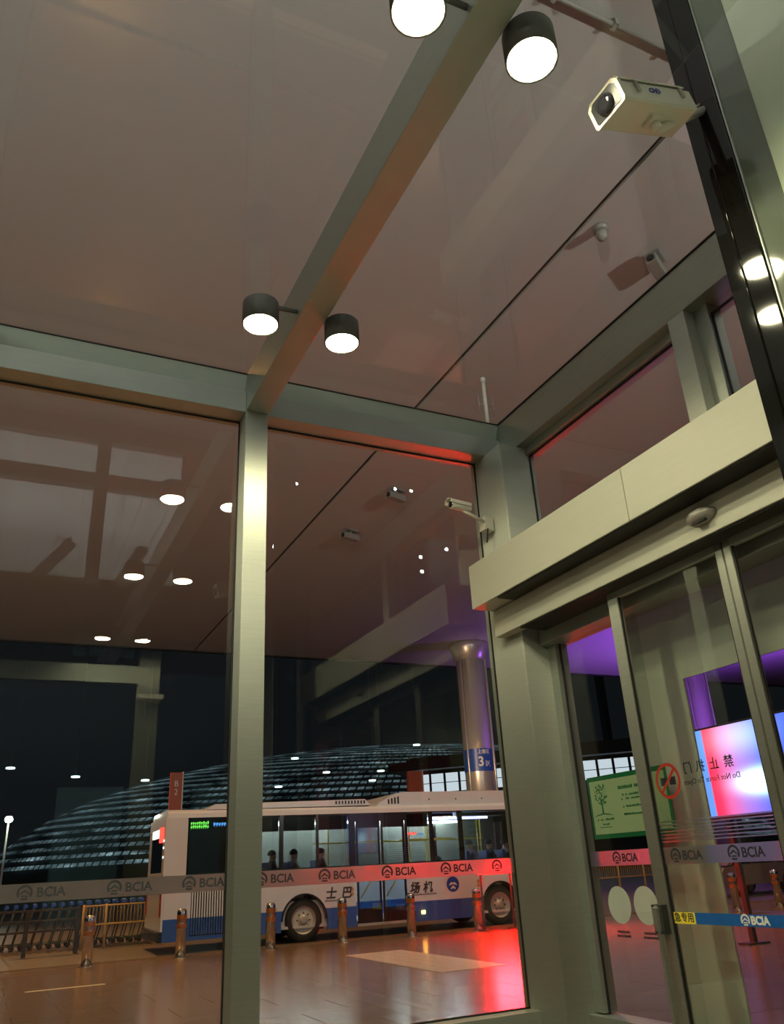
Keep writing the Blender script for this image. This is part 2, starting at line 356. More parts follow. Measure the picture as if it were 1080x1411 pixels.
# --- door wall
wr = thing('wall_right', 'steel framed side wall with transom windows above sliding doors', 'glass wall', kind='structure')
box('header_beam', XR, 4.95, 1.0, YF, 5.53, 5.945, 'steel_h', wr, 0.004)
box('roof_gasket', XR-0.012, XR+0.03, 1.0, YF, 5.945, 5.956, 'gasket', wr)
box('head_frame', XR+0.10, 4.85, 3.92, 6.20, 5.44, 5.53, 'steel_h', wr, 0.003)
box('mullion', XR, 4.86, 3.74, 3.92, 3.76, 5.53, 'steel', wr, 0.004)
box('mullion_frame', 4.70, 4.86, 3.60, 3.74, 3.76, 5.53, 'steel_h', wr, 0.004)
box('transom_beam', XR, 4.90, 1.0, 6.20, 3.50, 3.76, 'steel_h', wr)
for y0, y1 in ((3.92, 6.20), (1.0, 3.60)):
    box('glass_pane', 4.75, 4.762, y0, y1, 3.76, 5.53, 'pane', wr)
    for a, b, c, d in ((y0, y0+0.014, 3.76, 5.44), (y1-0.014, y1, 3.76, 5.44), (y0, y1, 5.42, 5.44)):
        box('gasket', 4.735, 4.749, a, b, c, d, 'gasket', wr)
# sidelight beside the sliding leaf
box('jamb_frame', 4.66, 4.80, 6.09, 6.20, 0.35, 3.42, 'steel_h', wr, 0.003)
box('door_header', 4.56, 4.82, 1.0, 6.20, 3.36, 3.50, 'steel_h', wr, 0.003)
box('bottom_rail', XR, 4.80, 5.02, 6.20, 0, 0.34, 'steel_h', wr, 0.004)
box('sidelight_pane', 4.72, 4.732, 5.03, 6.09, 0.34, 3.36, 'pane', wr)
box('gasket', 4.705, 4.719, 6.075, 6.09, 0.34, 3.36, 'gasket', wr)
st = box('film_strip', 4.715, 4.718, 5.03, 6.07, 1.42, 1.535, 'film_grey', wr)
logo('film_emblem', 0.05, 'print_dark', wr, sidem(4.713, 5.72, 1.478)); text('film_lettering', 'BCIA', 0.085, 'print_dark', wr, sidem(4.713, 5.655, 1.475), align='LEFT', bold=0.002)
# frosted screen behind the leaf
box('frosted_screen', 4.885, 4.90, 4.80, 5.42, 0.05, 2.76, 'frosted', wr)
box('frosted_screen', 4.885, 4.90, 2.5, 5.42, 2.76, 3.40, 'frosted', wr)
box('rear_post', XR, 4.80, 0.8, 1.0, 0, 5.945, 'steel', wr, 0.005)
box('rear_panel', XR+0.06, 4.78, -5.0, 0.8, 0, 5.945, 'facade', wr)

# --- sliding door leaves
def leaf(name, label, y0, y1, handle):
    d = thing(name, label, 'sliding door', (0, 0, 0), kind='structure')
    for a, b in ((y0, y0+0.062), (y1-0.115 if handle else y1-0.062, y1)):
        box('stile', 4.42, 4.47, a, b, 0.03, 3.48, 'steel', d, 0.004)
    yb = y1-0.115 if handle else y1-0.062
    box('top_rail', 4.42, 4.47, y0+0.062, yb, 3.42, 3.48, 'steel_h', d, 0.004)
    box('bottom_rail', 4.42, 4.47, y0+0.062, yb, 0.03, 0.14, 'steel_h', d, 0.004)
    box('glass_pane', 4.444, 4.454, y0+0.062, yb, 0.14, 3.42, 'pane', d)
    for a, b in ((y0+0.062, y0+0.076), (yb-0.014, yb)): box('gasket', 4.43, 4.443, a, b, 0.14, 3.42, 'gasket', d)
    return d, y0+0.078, yb-0.016
d1, a, b = leaf('door_1', 'sliding glass door leaf with blue strip and prohibition sticker', 3.757, 4.998, True)
f = box('film_strip', 4.440, 4.4425, a, b, 1.418, 1.53, 'film_grey', d1)
for yy in (4.75, 4.22): 
    logo('film_emblem', 0.05, 'print_dark', d1, sidem(4.4395, yy, 1.475)); text('film_lettering', 'BCIA', 0.085, 'print_dark', d1, sidem(4.4395, yy-0.065, 1.472), align='LEFT', bold=0.002)
for k in range(7):
    box('film_line', 4.440, 4.4425, a, b, 1.565+k*0.022, 1.573+k*0.022, 'film_grey', d1)
bs = box('blue_strip', 4.438, 4.4405, a, b-0.20, 1.045, 1.115, 'strip_blue', d1)
ys = box('yellow_strip', 4.438, 4.4405, b-0.20, b+0.115, 1.045, 1.115, 'strip_yellow', d1)
text('strip_lettering', '应急专用', 0.062, 'print_dark', d1, sidem(4.4375, b-0.065, 1.08), bold=0.001)
logo('strip_emblem', 0.036, 'paper_white', d1, sidem(4.4375, 4.235, 1.081)); text('strip_lettering', 'BCIA', 0.066, 'paper_white', d1, sidem(4.4375, 4.19, 1.079), align='LEFT', bold=0.003)
hd = box('pull_handle', 4.35, 4.385, 4.935, 4.965, 0.15, 1.16, 'steel', d1, 0.006)
box('handle_plate', 4.36, 4.42, 4.90, 5.0, 0.98, 1.165, 'dark_metal', d1, 0.004)
box('handle_latch', 4.33, 4.36, 4.92, 4.965, 1.0, 1.15, 'steel', d1, 0.006)
# prohibition sticker on the outside of the leaf
mm = mirrorm(4.457, 4.712, 1.975)
bm = bmesh.new()
for k in range(40):
    p, q = 2*PI*k/40, 2*PI*(k+1)/40
    bm.faces.new([bm.verts.new((r*math.cos(t), r*math.sin(t), 0)) for r, t in ((0.125, p), (0.125, q), (0.102, q), (0.102, p))])
bm.faces.new([bm.verts.new(v) for v in ((-0.085, 0.070, 0), (-0.070, 0.085, 0), (0.085, -0.070, 0), (0.070, -0.085, 0))])
bm.transform(mm); r_ = finish('sticker_ring', bm, 'sticker_red', d1)
for s in (-1, 1):
    bm = bmesh.new()
    for v in ((0.020, 0.02, 0.075, -0.035), (0.008, 0.022, 0.03, 0.012), (0.008, 0.008, 0.03, -0.002), (0.008, -0.006, 0.03, -0.016), (0.008, -0.020, 0.03, -0.030)):
        x0, y1_, x1, y0_ = v
        bm.faces.new([bm.verts.new((s*x, y, 0)) for x, y in ((x0, y0_), (x1, y0_), (x1, y1_), (x0, y1_))])
    bm.transform(mm @ Matrix.Translation((0, 0.005, 0.0005))); finish('sticker_hand', bm, 'print_dark', d1)
for ch, yy in (('禁', 4.12), ('止', 4.25), ('扒', 4.38), ('门', 4.50)):
    text('sticker_lettering', ch, 0.085, 'print_dark', d1, mirrorm(4.457, yy, 2.035), bold=0.001)
text('sticker_lettering', 'Do Not Force To Open', 0.052, 'print_dark', d1, mirrorm(4.457, 4.30, 1.945))
d2, a, b = leaf('door_2', 'neighbouring sliding glass door leaf half hidden by the black pillar', 2.45, 3.742, False)
box('film_strip', 4.440, 4.4425, a, b, 1.418, 1.53, 'film_grey', d2)
box('yellow_strip', 4.438, 4.4405, b-0.30, b, 1.045, 1.115, 'strip_yellow', d2); box('blue_strip', 4.438, 4.4405, a, b-0.30, 1.045, 1.115, 'strip_blue', d2)

# --- pillar with black gloss edge in front of the doors
cp = thing('pillar', 'black edged pillar clad in pale green back painted glass', 'pillar', (3.46, 2.457, 0), math.atan2(-0.959, 0.283), kind='structure')
box('edge_trim', 0.0, 0.215, -0.02, 0.3, 0, 11.9, 'black_gloss', cp, 0.006)
tube('edge_bead', (0.09, -0.023, 0), (0.09, -0.023, 11.9), 0.006, 'black_gloss', cp)
box('steel_bead', 0.217, 0.227, -0.005, 0.3, 0, 11.9, 'steel', cp, 0.004)
box('recess_panel', 0.229, 0.40, 0.015, 0.3, 0, 11.9, 'smoked_glass', cp)
box('cladding_panel', 0.402, 2.6, -0.008, 0.3, 0, 11.9, 'painted_glass', cp, 0.006)

# --- rear wall of the lobby and the terminal hall behind the camera
wb = thing('wall_back', 'rear lobby frame and dark terminal facade with lit clerestory windows', 'facade', kind='structure')
box('header_beam', -5.9, 2.25, -2.30, -2.10, 4.87, 5.20, 'steel_h', wb, 0.005)
for x in (-3.4, 2.25): box('post', x, x+0.38, -2.30, -2.10, 0, 5.54, 'steel', wb, 0.005)
XS = [-30, -10, -6.4, -6.0, -2.6, -2.2, 1.33, 1.62, 3.5, 40]
for k in range(0, len(XS)-1):
    solid = k in (0, 1, 3, 5, 7) or k == len(XS)-2 or k == 2 and False
rows = ((7.9, 10.25), (10.6, 11.5))
wins = ((-9.8, -6.3), (-5.9, -2.5), (-2.1, 1.33), (1.62, 3.4))
box('facade_panel', -40, 50, -5.5, -5.2, 11.5, 12.0, 'facade', wb); box('facade_panel', -40, 50, -5.5, -5.2, 5.83, 7.9, 'facade', wb)
box('facade_panel', -40, 50, -5.5, -5.2, 10.25, 10.6, 'facade', wb)
for z0, z1 in rows:
    xs = [-40] + [v for p in wins for v in p] + [50]
    for k in range(0, len(xs), 2): box('facade_panel', xs[k], xs[k+1], -5.5, -5.2, z0, z1, 'facade', wb)
    for x0, x1 in wins: box('window_pane', x0, x1, -5.36, -5.35, z0, z1, 'pane', wb)
box('facade_panel', 4.95, 50, -5.5, -5.2, 0, 5.83, 'facade', wb); box('facade_panel', -40, -6.3, -5.5, -5.2, 0, 5.83, 'facade', wb)
hall = thing('hall_shell', 'white upper walls and dark lower walls of the terminal hall', 'hall', kind='structure')
box('hall_floor', -40, 50, -24, -5.5, -0.2, 0, 'granite_in', hall)
box('hall_ceiling', -40, 50, -24, -5.5, 13.0, 13.3, 'hall_white', hall)
box('hall_upper_wall', -40, 50, -24.3, -24, 6.5, 13.0, 'hall_dark', hall)
box('hall_lower_wall', -40, 50, -24.3, -24, 0, 6.5, 'hall_dark', hall)
for x in (-14, -8.5, -3, 2.5, 8): box('hall_wall_panel', x, x+2.6, -23.98, -23.9, 0, 5.2, 'hall_teal', hall)
for k, (x0, x1) in enumerate(((-8, -4), (-3.4, -1.2), (-1.0, 1.5), (2.2, 4.0))):
    tube('hall_truss', (x0, -15, 9.2), (x1, -16, 12.9), 0.22, 'hall_dark', hall)
for k in range(26): box('ceiling_slat', -12+k*0.9, -12+k*0.9+0.35, -23.5, -6, 12.85, 13.0, 'hall_white', hall)
wl = tag(box('wall_left', -6.35, -6.22, -5.0, 6.8, 0, 5.95, 'facade'), 'plain dark end wall closing the lobby out of view', 'wall', kind='structure')

# --- canopy over the drop-off lanes
cy = thing('canopy', 'wide flat soffit of the drop-off canopy with a long joint', 'canopy', (0, 0, 12), kind='structure')
box('soffit_panel', -60, 8.36, -5.5, 40.2, 0, 0.6, 'canopy', cy)
box('soffit_panel', 8.46, 90, -5.5, 40.2, 0, 0.6, 'canopy', cy)
box('joint_backing', 8.0, 8.8, -5.5, 40.2, 0.07, 0.66, 'dark_metal', cy)
box('fascia', -60, 90, 40.2, 40.5, -0.05, 0.7, 'building_dark', cy)

# --- paving, lane, far ground
gr = tag(box('ground', -120, 220, 40, 320, -0.4, -0.03, 'asphalt'), 'dark ground stretching beyond the bus lane', 'ground', kind='structure')
rd = tag(box('road', -60, 90, 19.75, 40, -0.3, 0.0, 'asphalt'), 'asphalt bus lane under the canopy lit orange', 'road', kind='structure')
pv = thing('pavement', 'polished stone paving outside the lobby reflecting lamps', 'pavement', kind='structure')
box('paving_bed', -60, 90, 6.9, 19.75, -0.3, -0.012, 'asphalt', pv); box('paving_bed', 4.95, 90, -5.2, 6.9, -0.3, -0.012, 'asphalt', pv)
bm = bmesh.new(); add_box(bm, 0.004, 1.196, 0.004, 0.846, -0.012, 0.0); slab = bpy.data.meshes.new('paving_slab'); bm.to_mesh(slab); bm.free(); slab.materials.append(M['granite'])
for i in range(16):
    for j in range(15): link_mesh('paving_slab', slab, None, pv, (-1.2+i*1.2+(0.6 if j % 2 else 0)-0.6, 6.95+j*0.85, 0))
bm = bmesh.new()
for i in range(16):
    for j in range(14): add_box(bm, 5.0+i*1.2+0.004, 5.0+i*1.2+1.196, 6.94-(j+1)*0.85+0.004, 6.94-j*0.85-0.004, -0.012, 0.0)
for i in range(20):
    for j in range(15): add_box(bm, 18.6+i*1.2+0.004, 18.6+i*1.2+1.196, 6.95+j*0.85+0.004, 6.95+j*0.85+0.846, -0.012, 0.0)
for i in range(20):
    for j in range(15): add_box(bm, -1.8-(i+1)*1.2+0.004, -1.8-i*1.2-0.004, 6.95+j*0.85+0.004, 6.95+j*0.85+0.846, -0.012, 0.0)
o = finish('paving_slab_field', bm, 'granite', pv); o['kind'] = 'stuff'
bm = bmesh.new(); add_box(bm, 0.006, 0.294, 0.006, 0.294, 0.0, 0.006); tm = None  # pale studded tiles stand in for lamp reflections on the wet paving
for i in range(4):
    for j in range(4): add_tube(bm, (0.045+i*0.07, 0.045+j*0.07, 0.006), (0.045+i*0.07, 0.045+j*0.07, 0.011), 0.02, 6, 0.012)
tm = bpy.data.meshes.new('glint_tile'); bm.to_mesh(tm); bm.free(); tm.materials.append(M['glint_pale'])
tp = thing('glint_patch', 'strip of pale yellow studded tiles standing in for lamp reflections on the paving', 'reflection patch', (6.55, 12.4, 0))
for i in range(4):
    for j in range(13): link_mesh('glint_tile', tm, None, tp, (i*0.3, j*0.3, 0))
tag(box('cream_line', 0.9, 2.1, 15.64, 15.74, 0.0, 0.004, 'cream_strip'), 'short cream line on the paving before the bollards', 'line')  # thin cream strip lying flat on the paving
kb = tag(box('kerb', -60, 90, 19.62, 19.75, -0.3, 0.02, 'granite'), 'low stone kerb between paving and bus lane', 'kerb', kind='structure')

# ================================================================== DOOR EQUIPMENT
oc = thing('door_operator_cover', 'long beige metal cover box above the sliding doors', 'cover', (4.03, 6.48, 3.76))
box('cover_panel', 0, 0.34, -2.3, 0, 0, 0.44, 'cover_metal', oc, 0.004)
box('cover_panel', 0, 0.34, -4.5, -2.306, 0, 0.44, 'cover_metal', oc, 0.004)
box('underside_plate', 0.02, 0.21, -4.5, -0.42, -0.012, 0.0, 'gasket', oc)
dr = thing('door_rail', 'slim beige metal door track running under the cover box', 'door track', (4.25, 6.46, 3.49))
box('track_cover', 0, 0.12, -4.48, 0, 0, 0.258, 'cover_metal', dr, 0.004)
box('track_lip', 0.02, 0.3, -4.48, -0.4, -0.014, 0.0, 'gasket', dr)
ms = thing('motion_sensor', 'small silver door motion sensor on the track', 'sensor', (4.25, 3.70, 3.625))
bm = bmesh.new(); bmesh.ops.create_uvsphere(bm, u_segments=20, v_segments=12, radius=1)
for v in bm.verts:
    v.co = Vector((min(v.co.x, 0.0)*0.09, v.co.y*0.13, v.co.z*0.055 - 0.25*min(v.co.x, 0)*0.05))
finish('sensor_shell', bm, 'rim_metal', ms, True)
box('sensor_window', -0.062, -0.03, -0.06, 0.06, -0.052, -0.035, 'dark_plastic', ms, 0.004)

# ================================================================== DOWNLIGHTS
def make_downlight():
    t = thing('downlight', '', 'lamp', (0, 0, 0))
    lathe('lamp_body', [(0.02, 0.20), (0.135, 0.20), (0.142, 0.192), (0.142, 0.0), (0.132, 0.0), (0.128, 0.02), (0.02, 0.02)], 'lamp_body', t, 32)
    bm = bmesh.new(); bmesh.ops.create_cone(bm, cap_ends=True, segments=32, radius1=0.127, radius2=0.127, depth=0.008)
    for v in bm.verts: v.co.z += 0.011
    finish('diffuser', bm, 'downlight', t)
    return t
dl0 = make_downlight(); first = True; ARMS = []
def place_light(x, y, side, label, group=None):
    global first
    t = dl0 if first else copy_tree(dl0); first = False
    t.location = (x, y, 5.41); t['label'] = label; ARMS.append((t, side-x))
    if group: t['group'] = group
    elif 'group' in t: del t['group']
VIS = {(0, 0): 'black cylinder downlight by the beam end, beside the larger pane', (1, 0): 'black cylinder downlight by the beam end, beside the narrower pane',
       (0, 1): 'glowing downlight overhead at the top edge, before the beam', (1, 1): 'glowing downlight overhead between the beam and the camera housing'}
for bi, bxx in enumerate((1.735, -0.905)):
    for ri, y in enumerate((5.01, 2.285, -1.10, -3.80)):
        for si, xo in enumerate((-0.301, 0.381)):
            if bi and si: continue
            lab = VIS.get((si, ri)) if bi == 0 else None
            place_light(bxx+xo, y, bxx if si == 0 else bxx+0.22, lab or 'cylinder downlight seen only as a reflection in the glass', None if lab else 'downlights reflected in the glass')

for t, dx in ARMS: tube('bracket_arm', (0, 0, 0.195), (dx, 0, 0.21), 0.018, 'lamp_body', t, 8)
# small facade spotlights that show as points of light in the glass
for (x, z) in ((6.37, 11.05), (9.32, 11.35), (9.83, 11.37), (5.78, 9.16), (5.95, 8.84), (10.85, 9.69), (10.0, 9.35), (10.01, 8.93), (11.55, 10.0)):
    t = thing('facade_spotlight', 'tiny white facade spotlight seen as a sparkle in the glass', 'lamp', (x, -5.2, z), group='facade spotlights mirrored in the narrower pane')
    lathe('spot_housing', [(0.02, 0.0), (0.06, 0.0), (0.06, 0.12), (0.05, 0.12)], 'lamp_body', t, 12, axis='Y')
    disc('spot_lens', 0.05, 'hall_spot', t, Matrix.Translation((0, 0.125, 0)) @ Matrix.Rotation(PI/2, 4, 'X'), 0.006, 12)

# ================================================================== CAMERAS
th = math.radians(20)
hc = thing('security_camera', 'white box security camera housing with blue logo hanging beside black pillar', 'camera', (2.846, 2.286, 5.389), 0.0); hc.rotation_euler = (0, math.radians(-18), 0)
prof = [(-0.105, -0.075), (0.105, -0.075), (0.115, -0.06), (0.115, 0.055), (0.085, 0.085), (-0.085, 0.085), (-0.115, 0.055), (-0.115, -0.06)]
prism('housing', prof, -0.235, 0.34, 'white_plastic', hc, 'YZ')
prism('front_bezel', [(y*1.06, z*1.06) for y, z in prof], -0.265, -0.235, 'white_plastic', hc, 'YZ')
prism('front_window', [(y*0.86, z*0.84) for y, z in prof], -0.268, -0.255, 'dark_plastic', hc, 'YZ')
lathe('lens', [(0.03, -0.29), (0.055, -0.29), (0.062, -0.268), (0.062, -0.25)], 'lens', hc, 24, axis='X')
prism('sun_visor', [(-0.105, 0.087), (0.105, 0.087), (0.118, 0.065), (0.124, 0.066), (0.109, 0.094), (-0.109, 0.094), (-0.124, 0.066), (-0.118, 0.065)], -0.25, 0.30, 'white_plastic', hc, 'YZ')
for x in (-0.12, 0.25): box('clip', x-0.012, x+0.012, -0.130, -0.113, -0.01, 0.055, 'rim_metal', hc, 0.003)
logo('logo', 0.020, 'logo_blue', hc, frontm(0.05, -0.1168, 0.012)); text('logo_lettering', 'CH', 0.045, 'logo_blue', hc, frontm(0.005, -0.1168, 0.012), shear=0.25, bold=0.002)
box('base_bracket', 0.02, 0.12, -0.045, 0.045, -0.10, -0.075, 'white_plastic', hc, 0.005)
tube('ball_joint', (0.07, 0, -0.145), (0.07, 0, -0.10), 0.03, 'white_plastic', hc, 12)
hinv = (Matrix.Translation(hc.location) @ Matrix.Rotation(math.radians(-18), 4, 'Y')).inverted()
ARM_END = hinv @ Vector((3.49, 2.345, 5.74))
bm = bmesh.new(); add_tube(bm, (0.07, 0, -0.145), ARM_END, 0.028, 12); finish('support_arm', bm, 'white_plastic', hc, True)
tube('cable', (0.34, 0.03, 0.0), ARM_END + Vector((0, 0, 0.05)), 0.008, 'white_plastic', hc, 8)

def bullet(name, label, loc, rz, arm_to, group=None):
    t = thing(name, label, 'camera', loc, rz, group)
    lathe('camera_body', [(0.02, -0.13), (0.042, -0.13), (0.045, -0.12), (0.045, 0.10), (0.03, 0.12)], 'white_plastic', t, 18, axis='X')
    lathe('camera_lens', [(0.01, -0.136), (0.033, -0.136), (0.036, -0.128)], 'lens', t, 18, axis='X')
    prism('sun_shield', [(-0.05, 0.0), (-0.045, 0.035), (0, 0.056), (0.045, 0.035), (0.05, 0), (0.056, 0), (0.05, 0.04), (0, 0.064), (-0.05, 0.04), (-0.056, 0)], -0.16, 0.10, 'white_plastic', t, 'YZ')
    tube('camera_arm', (0.03, 0, -0.04), arm_to, 0.016, 'white_plastic', t, 10)
    return t
b1_ = bullet('bullet_camera', 'white bullet camera on a bracket at the steel corner post', (3.92, 6.34, 4.79), 0.15, (0.36, 0.05, -0.09))
box('wall_plate', 0.33, 0.45, 0.03, 0.13, -0.17, -0.03, 'white_plastic', b1_, 0.006)
tube('camera_cable', (0.36, 0.03, -0.16), (0.33, 0.03, -0.32), 0.008, 'dark_plastic', b1_, 8)
rc = bullet('bullet_camera', 'bullet camera mirrored in the larger pane on the rear post', (2.40, -1.90, 4.55), PI, (0.0, 0.14, -0.16)); rc.scale = (1.7, 1.5, 1.5)

def canopy_cam(loc, rz, label):
    t = thing('canopy_camera', label, 'camera', loc, rz, 'grey cameras under the canopy')
    box('mount_plate', -0.20, 0.20, -0.16, 0.16, -0.05, 0.0, 'grey_plastic', t, 0.01)
    box('camera_body', -0.34, 0.30, -0.11, 0.11, -0.34, -0.14, 'grey_plastic', t, 0.02)
    tube('stem', (0, 0, -0.16), (0, 0, -0.04), 0.05, 'grey_plastic', t, 10)
    lathe('lens', [(0.02, -0.36), (0.07, -0.36), (0.08, -0.34)], 'lens', t, 14, axis='X', loc=(0, 0, -0.24))
canopy_cam((10.25, 8.7, 12), 0.5, 'grey camera under the canopy seen through the roof near the pillar')
canopy_cam((10.0, 19.8, 12), 0.3, 'grey canopy camera seen at the top of the narrower pane')
canopy_cam((9.9, 23.2, 12), 0.3, 'smaller grey canopy camera lower in the narrower pane, farther off')
t = thing('canopy_sensor', 'small grey round detector hanging at the canopy joint', 'detector', (8.75, 8.45, 12))
lathe('detector_base', [(0.02, 0.0), (0.14, 0.0), (0.14, -0.06), (0.08, -0.10)], 'grey_plastic', t, 18)
lathe('detector_dome', [(0.11, -0.10), (0.11, -0.20), (0.08, -0.27), (0.02, -0.30)], 'grey_plastic', t, 18)
cd = thing('conduit_pipe', 'thin grey conduit clipped along the canopy soffit overhead', 'pipe', (0, 5.2, 11.93))
tube('pipe_run', (4.0, 0, 0), (14, 0, 0), 0.035, 'grey_plastic', cd, 8)
for x in (5.4, 6.4, 7.4): box('pipe_clip', x-0.03, x+0.03, -0.06, 0.06, -0.045, 0.07, 'grey_plastic', cd)
an = thing('antenna_mast', 'thin white antenna mast standing on the glass roof corner', 'antenna', (4.55, 6.62, ZR+0.015))
tube('mast', (0, 0, 0), (0, 0, 0.60), 0.022, 'white_plastic', an, 10)
tube('mast_tip', (0, 0, 0.60), (0, 0, 0.66), 0.03, 'white_plastic', an, 10)
for dz in (0.20, 0.30, 0.40): tube('antenna_rod', (-0.09, 0.0, dz), (0.10, 0.0, dz), 0.006, 'grey_plastic', an, 6)
for dx in (-0.09, 0.10): tube('antenna_side', (dx, 0.0, 0.17), (dx, 0, 0.43), 0.006, 'grey_plastic', an, 6)

# ================================================================== STICKERS AND POSTER
ps = thing('notice_poster', 'green framed notice with a tree drawing on the sidelight glass', 'poster', (4.74, 6.0, 1.63))
box('poster_border', 0, 0.006, -0.98, 0, 0, 0.50, 'poster_frame', ps)
box('poster_sheet', -0.003, -0.0005, -0.955, -0.03, 0.035, 0.462, 'poster_green', ps)
tube('tree_trunk', (-0.004, -0.17, 0.19), (-0.004, -0.17, 0.30), 0.007, 'poster_frame', ps, 6)
bm = bmesh.new()
for k in range(70):
    a, r = random.uniform(0, 2*PI), 0.105*math.sqrt(random.random()); s = random.uniform(0.005, 0.012)
    cyy, czz = -0.17+0.75*r*math.cos(a), 0.355+0.85*r*math.sin(a)
    bm.faces.new([bm.verts.new((-0.0042-0.00001*k, cyy+s*math.cos(q), czz+s*math.sin(q))) for q in (0, 1.3, 2.6, 3.9, 5.2)])
o = finish('tree_leaves', bm, 'poster_frame', ps); o['kind'] = 'stuff'
prism('hill', [(-0.30, 0.175), (-0.25, 0.19), (-0.17, 0.20), (-0.09, 0.19), (-0.04, 0.175), (-0.09, 0.182), (-0.17, 0.19), (-0.25, 0.182)], -0.004, -0.0032, 'poster_frame', ps, 'YZ')
for y0, z, wd, h in ((-0.06, 0.142, 0.24, 0.018), (-0.12, 0.105, 0.11, 0.016), (-0.10, 0.085, 0.16, 0.008), (-0.40, 0.37, 0.28, 0.03), (-0.42, 0.315, 0.22, 0.018), (-0.42, 0.285, 0.26, 0.016), (-0.43, 0.225, 0.24, 0.018), (-0.43, 0.165, 0.24, 0.018)):
    n = max(4, int(wd/0.02)); bm = bmesh.new()
    for k in range(n):
        if random.random() < 0.85: add_box(bm, -0.004, -0.0032, y0-wd*(k+0.82)/n, y0-wd*k/n, z, z+h*random.uniform(0.6, 1))
    finish('print_line', bm, 'poster_frame', ps)['kind'] = 'stuff'
for yy, lab in ((5.80, 'white oval sticker on the sidelight glass beside the corner post'), (5.485, 'white oval sticker on the sidelight glass beside the door handle')):
    t = thing('round_sticker', lab, 'sticker', (4.7365, yy, 1.13), group='white stickers on the sidelight')
    disc('sticker_disc', 0.138, 'sticker_white', t, Matrix.Rotation(PI/2, 4, 'Y'), 0.002)
    for k, (wd, z) in enumerate(((0.15, -0.205), (0.17, -0.235))):
        bm = bmesh.new()
        for q in range(7): add_box(bm, -0.001, 0.001, wd*(q/7-0.5), wd*((q+0.75)/7-0.5), z, z+0.018)
        finish('caption_line', bm, 'print_dark', t)

# ================================================================== OUTDOOR COLUMNS, SIGNS, SCREENS
def column_thing(x, y, label, sign):
    t = thing('canopy_column', label, 'column', (x, y, 0))
    lathe('shaft', [(0.72, 0.0), (0.72, 11.1)], 'column', t, 40)
    lathe('capital', [(0.72, 11.1), (0.78, 11.15), (1.0, 11.72), (1.02, 11.98)], 'column', t, 40)
    for a in (200, 318): tube('downpipe', (0.78*math.cos(math.radians(a)), 0.78*math.sin(math.radians(a)), 0.0), (0.78*math.cos(math.radians(a)), 0.78*math.sin(math.radians(a)), 11.2), 0.06, 'column', t, 8)
    if sign:
        s = lathe('zone_sign', [(0.735, 5.56), (0.735, 6.62)], 'sign_blue', t, 40, caps=False)
        A = math.atan2(-y, -x)     # towards the lobby
        def wrap(ob, R=0.741, off=0.0):
            for v in ob.data.vertices:
                a = A + (v.co.x+off)/R; rr = R - v.co.y*0.5
                v.co = Vector((rr*math.cos(a), rr*math.sin(a), v.co.z))
        wrap(text('sign_numeral', '3', 0.62, 'paper_white', s, frontm(0, 0, 5.98), bold=0.012), off=0.12)
        wrap(text('sign_lettering', '区', 0.30, 'paper_white', s, frontm(0, 0, 5.88), bold=0.004), off=0.48)
        wrap(text('sign_lettering', '上客区', 0.22, 'paper_white', s, frontm(0, 0, 6.45), bold=0.003), off=0.30)
    return t
column_thing(21.71, 35.65, 'round metal column with a blue zone 3 sign behind the bus', True)
column_thing(37.0, 35.65, 'round metal column lit purple seen through the sliding door', False)
for x0, x1, zt, lab in ((4.9, 5.25, 4.47, 'red totem sign above the rear of the bus'), (12.92, 13.46, 4.5, 'red totem sign behind the middle of the bus roof')):
    t = thing('totem_sign', lab, 'sign', ((x0+x1)/2, 26, 0)); w2 = (x1-x0)/2
    box('totem_body', -w2, w2, -0.08, 0.08, 0.05, zt, 'totem_red', t, 0.01); box('totem_edge', w2, w2+0.03, -0.09, 0.09, 0.05, zt+0.02, 'paper_white', t); box('totem_base', -w2-0.1, w2+0.1, -0.2, 0.2, 0, 0.05, 'fence_dark', t, 0.01)
    text('totem_lettering', 'B\n2', 0.24, 'paper_white', t, frontm(0, -0.082, zt-0.45)) if x0 < 6 else None
ls = thing('led_screen', 'outdoor screen glowing pink red and blue beyond the sliding doors', 'screen', (12.0, 8.6, 0))
box('screen_face', -0.02, 0.0, 0, 3.19, 2.03, 3.57, 'led_picture', ls)
box('screen_case', 0.001, 0.18, -0.04, 3.23, 1.99, 3.61, 'dark_metal', ls, 0.01)
for y in (0.35, 2.85): box('screen_post', 0.06, 0.14, y-0.05, y+0.05, 0, 1.99, 'dark_metal', ls, 0.005); box('screen_foot', -0.15, 0.35, y-0.12, y+0.12, 0, 0.03, 'dark_metal', ls)
rb = thing('red_led_sign', 'low red LED sign on legs before the bus, glowing through the film strip', 'LED sign', (11.5, 18.55, 0), math.radians(0))
box('sign_face', -0.50, 0.50, -0.03, 0.0, 1.25, 1.55, 'red_board', rb)
box('sign_case', -0.53, 0.53, 0.001, 0.10, 1.22, 1.58, 'dark_metal', rb, 0.01)
box('glow_shield', -0.53, 0.53, -0.66, 0.0, 1.56, 1.58, 'dark_metal', rb); box('glow_shield_side', -0.53, -0.51, -0.42, 0.0, 1.24, 1.56, 'dark_metal', rb); box('glow_shield_side', 0.51, 0.53, -0.42, 0.0, 1.24, 1.56, 'dark_metal', rb)  # shields added to keep the red glow off canopy and beams
for x in (-0.42, 0.42): box('sign_leg', x-0.02, x+0.02, 0.03, 0.07, 0, 1.22, 'dark_metal', rb, 0.004)
for x in (-0.42, 0.42): box('sign_foot', x-0.04, x+0.04, -0.2, 0.3, 0, 0.025, 'dark_metal', rb, 0.004)

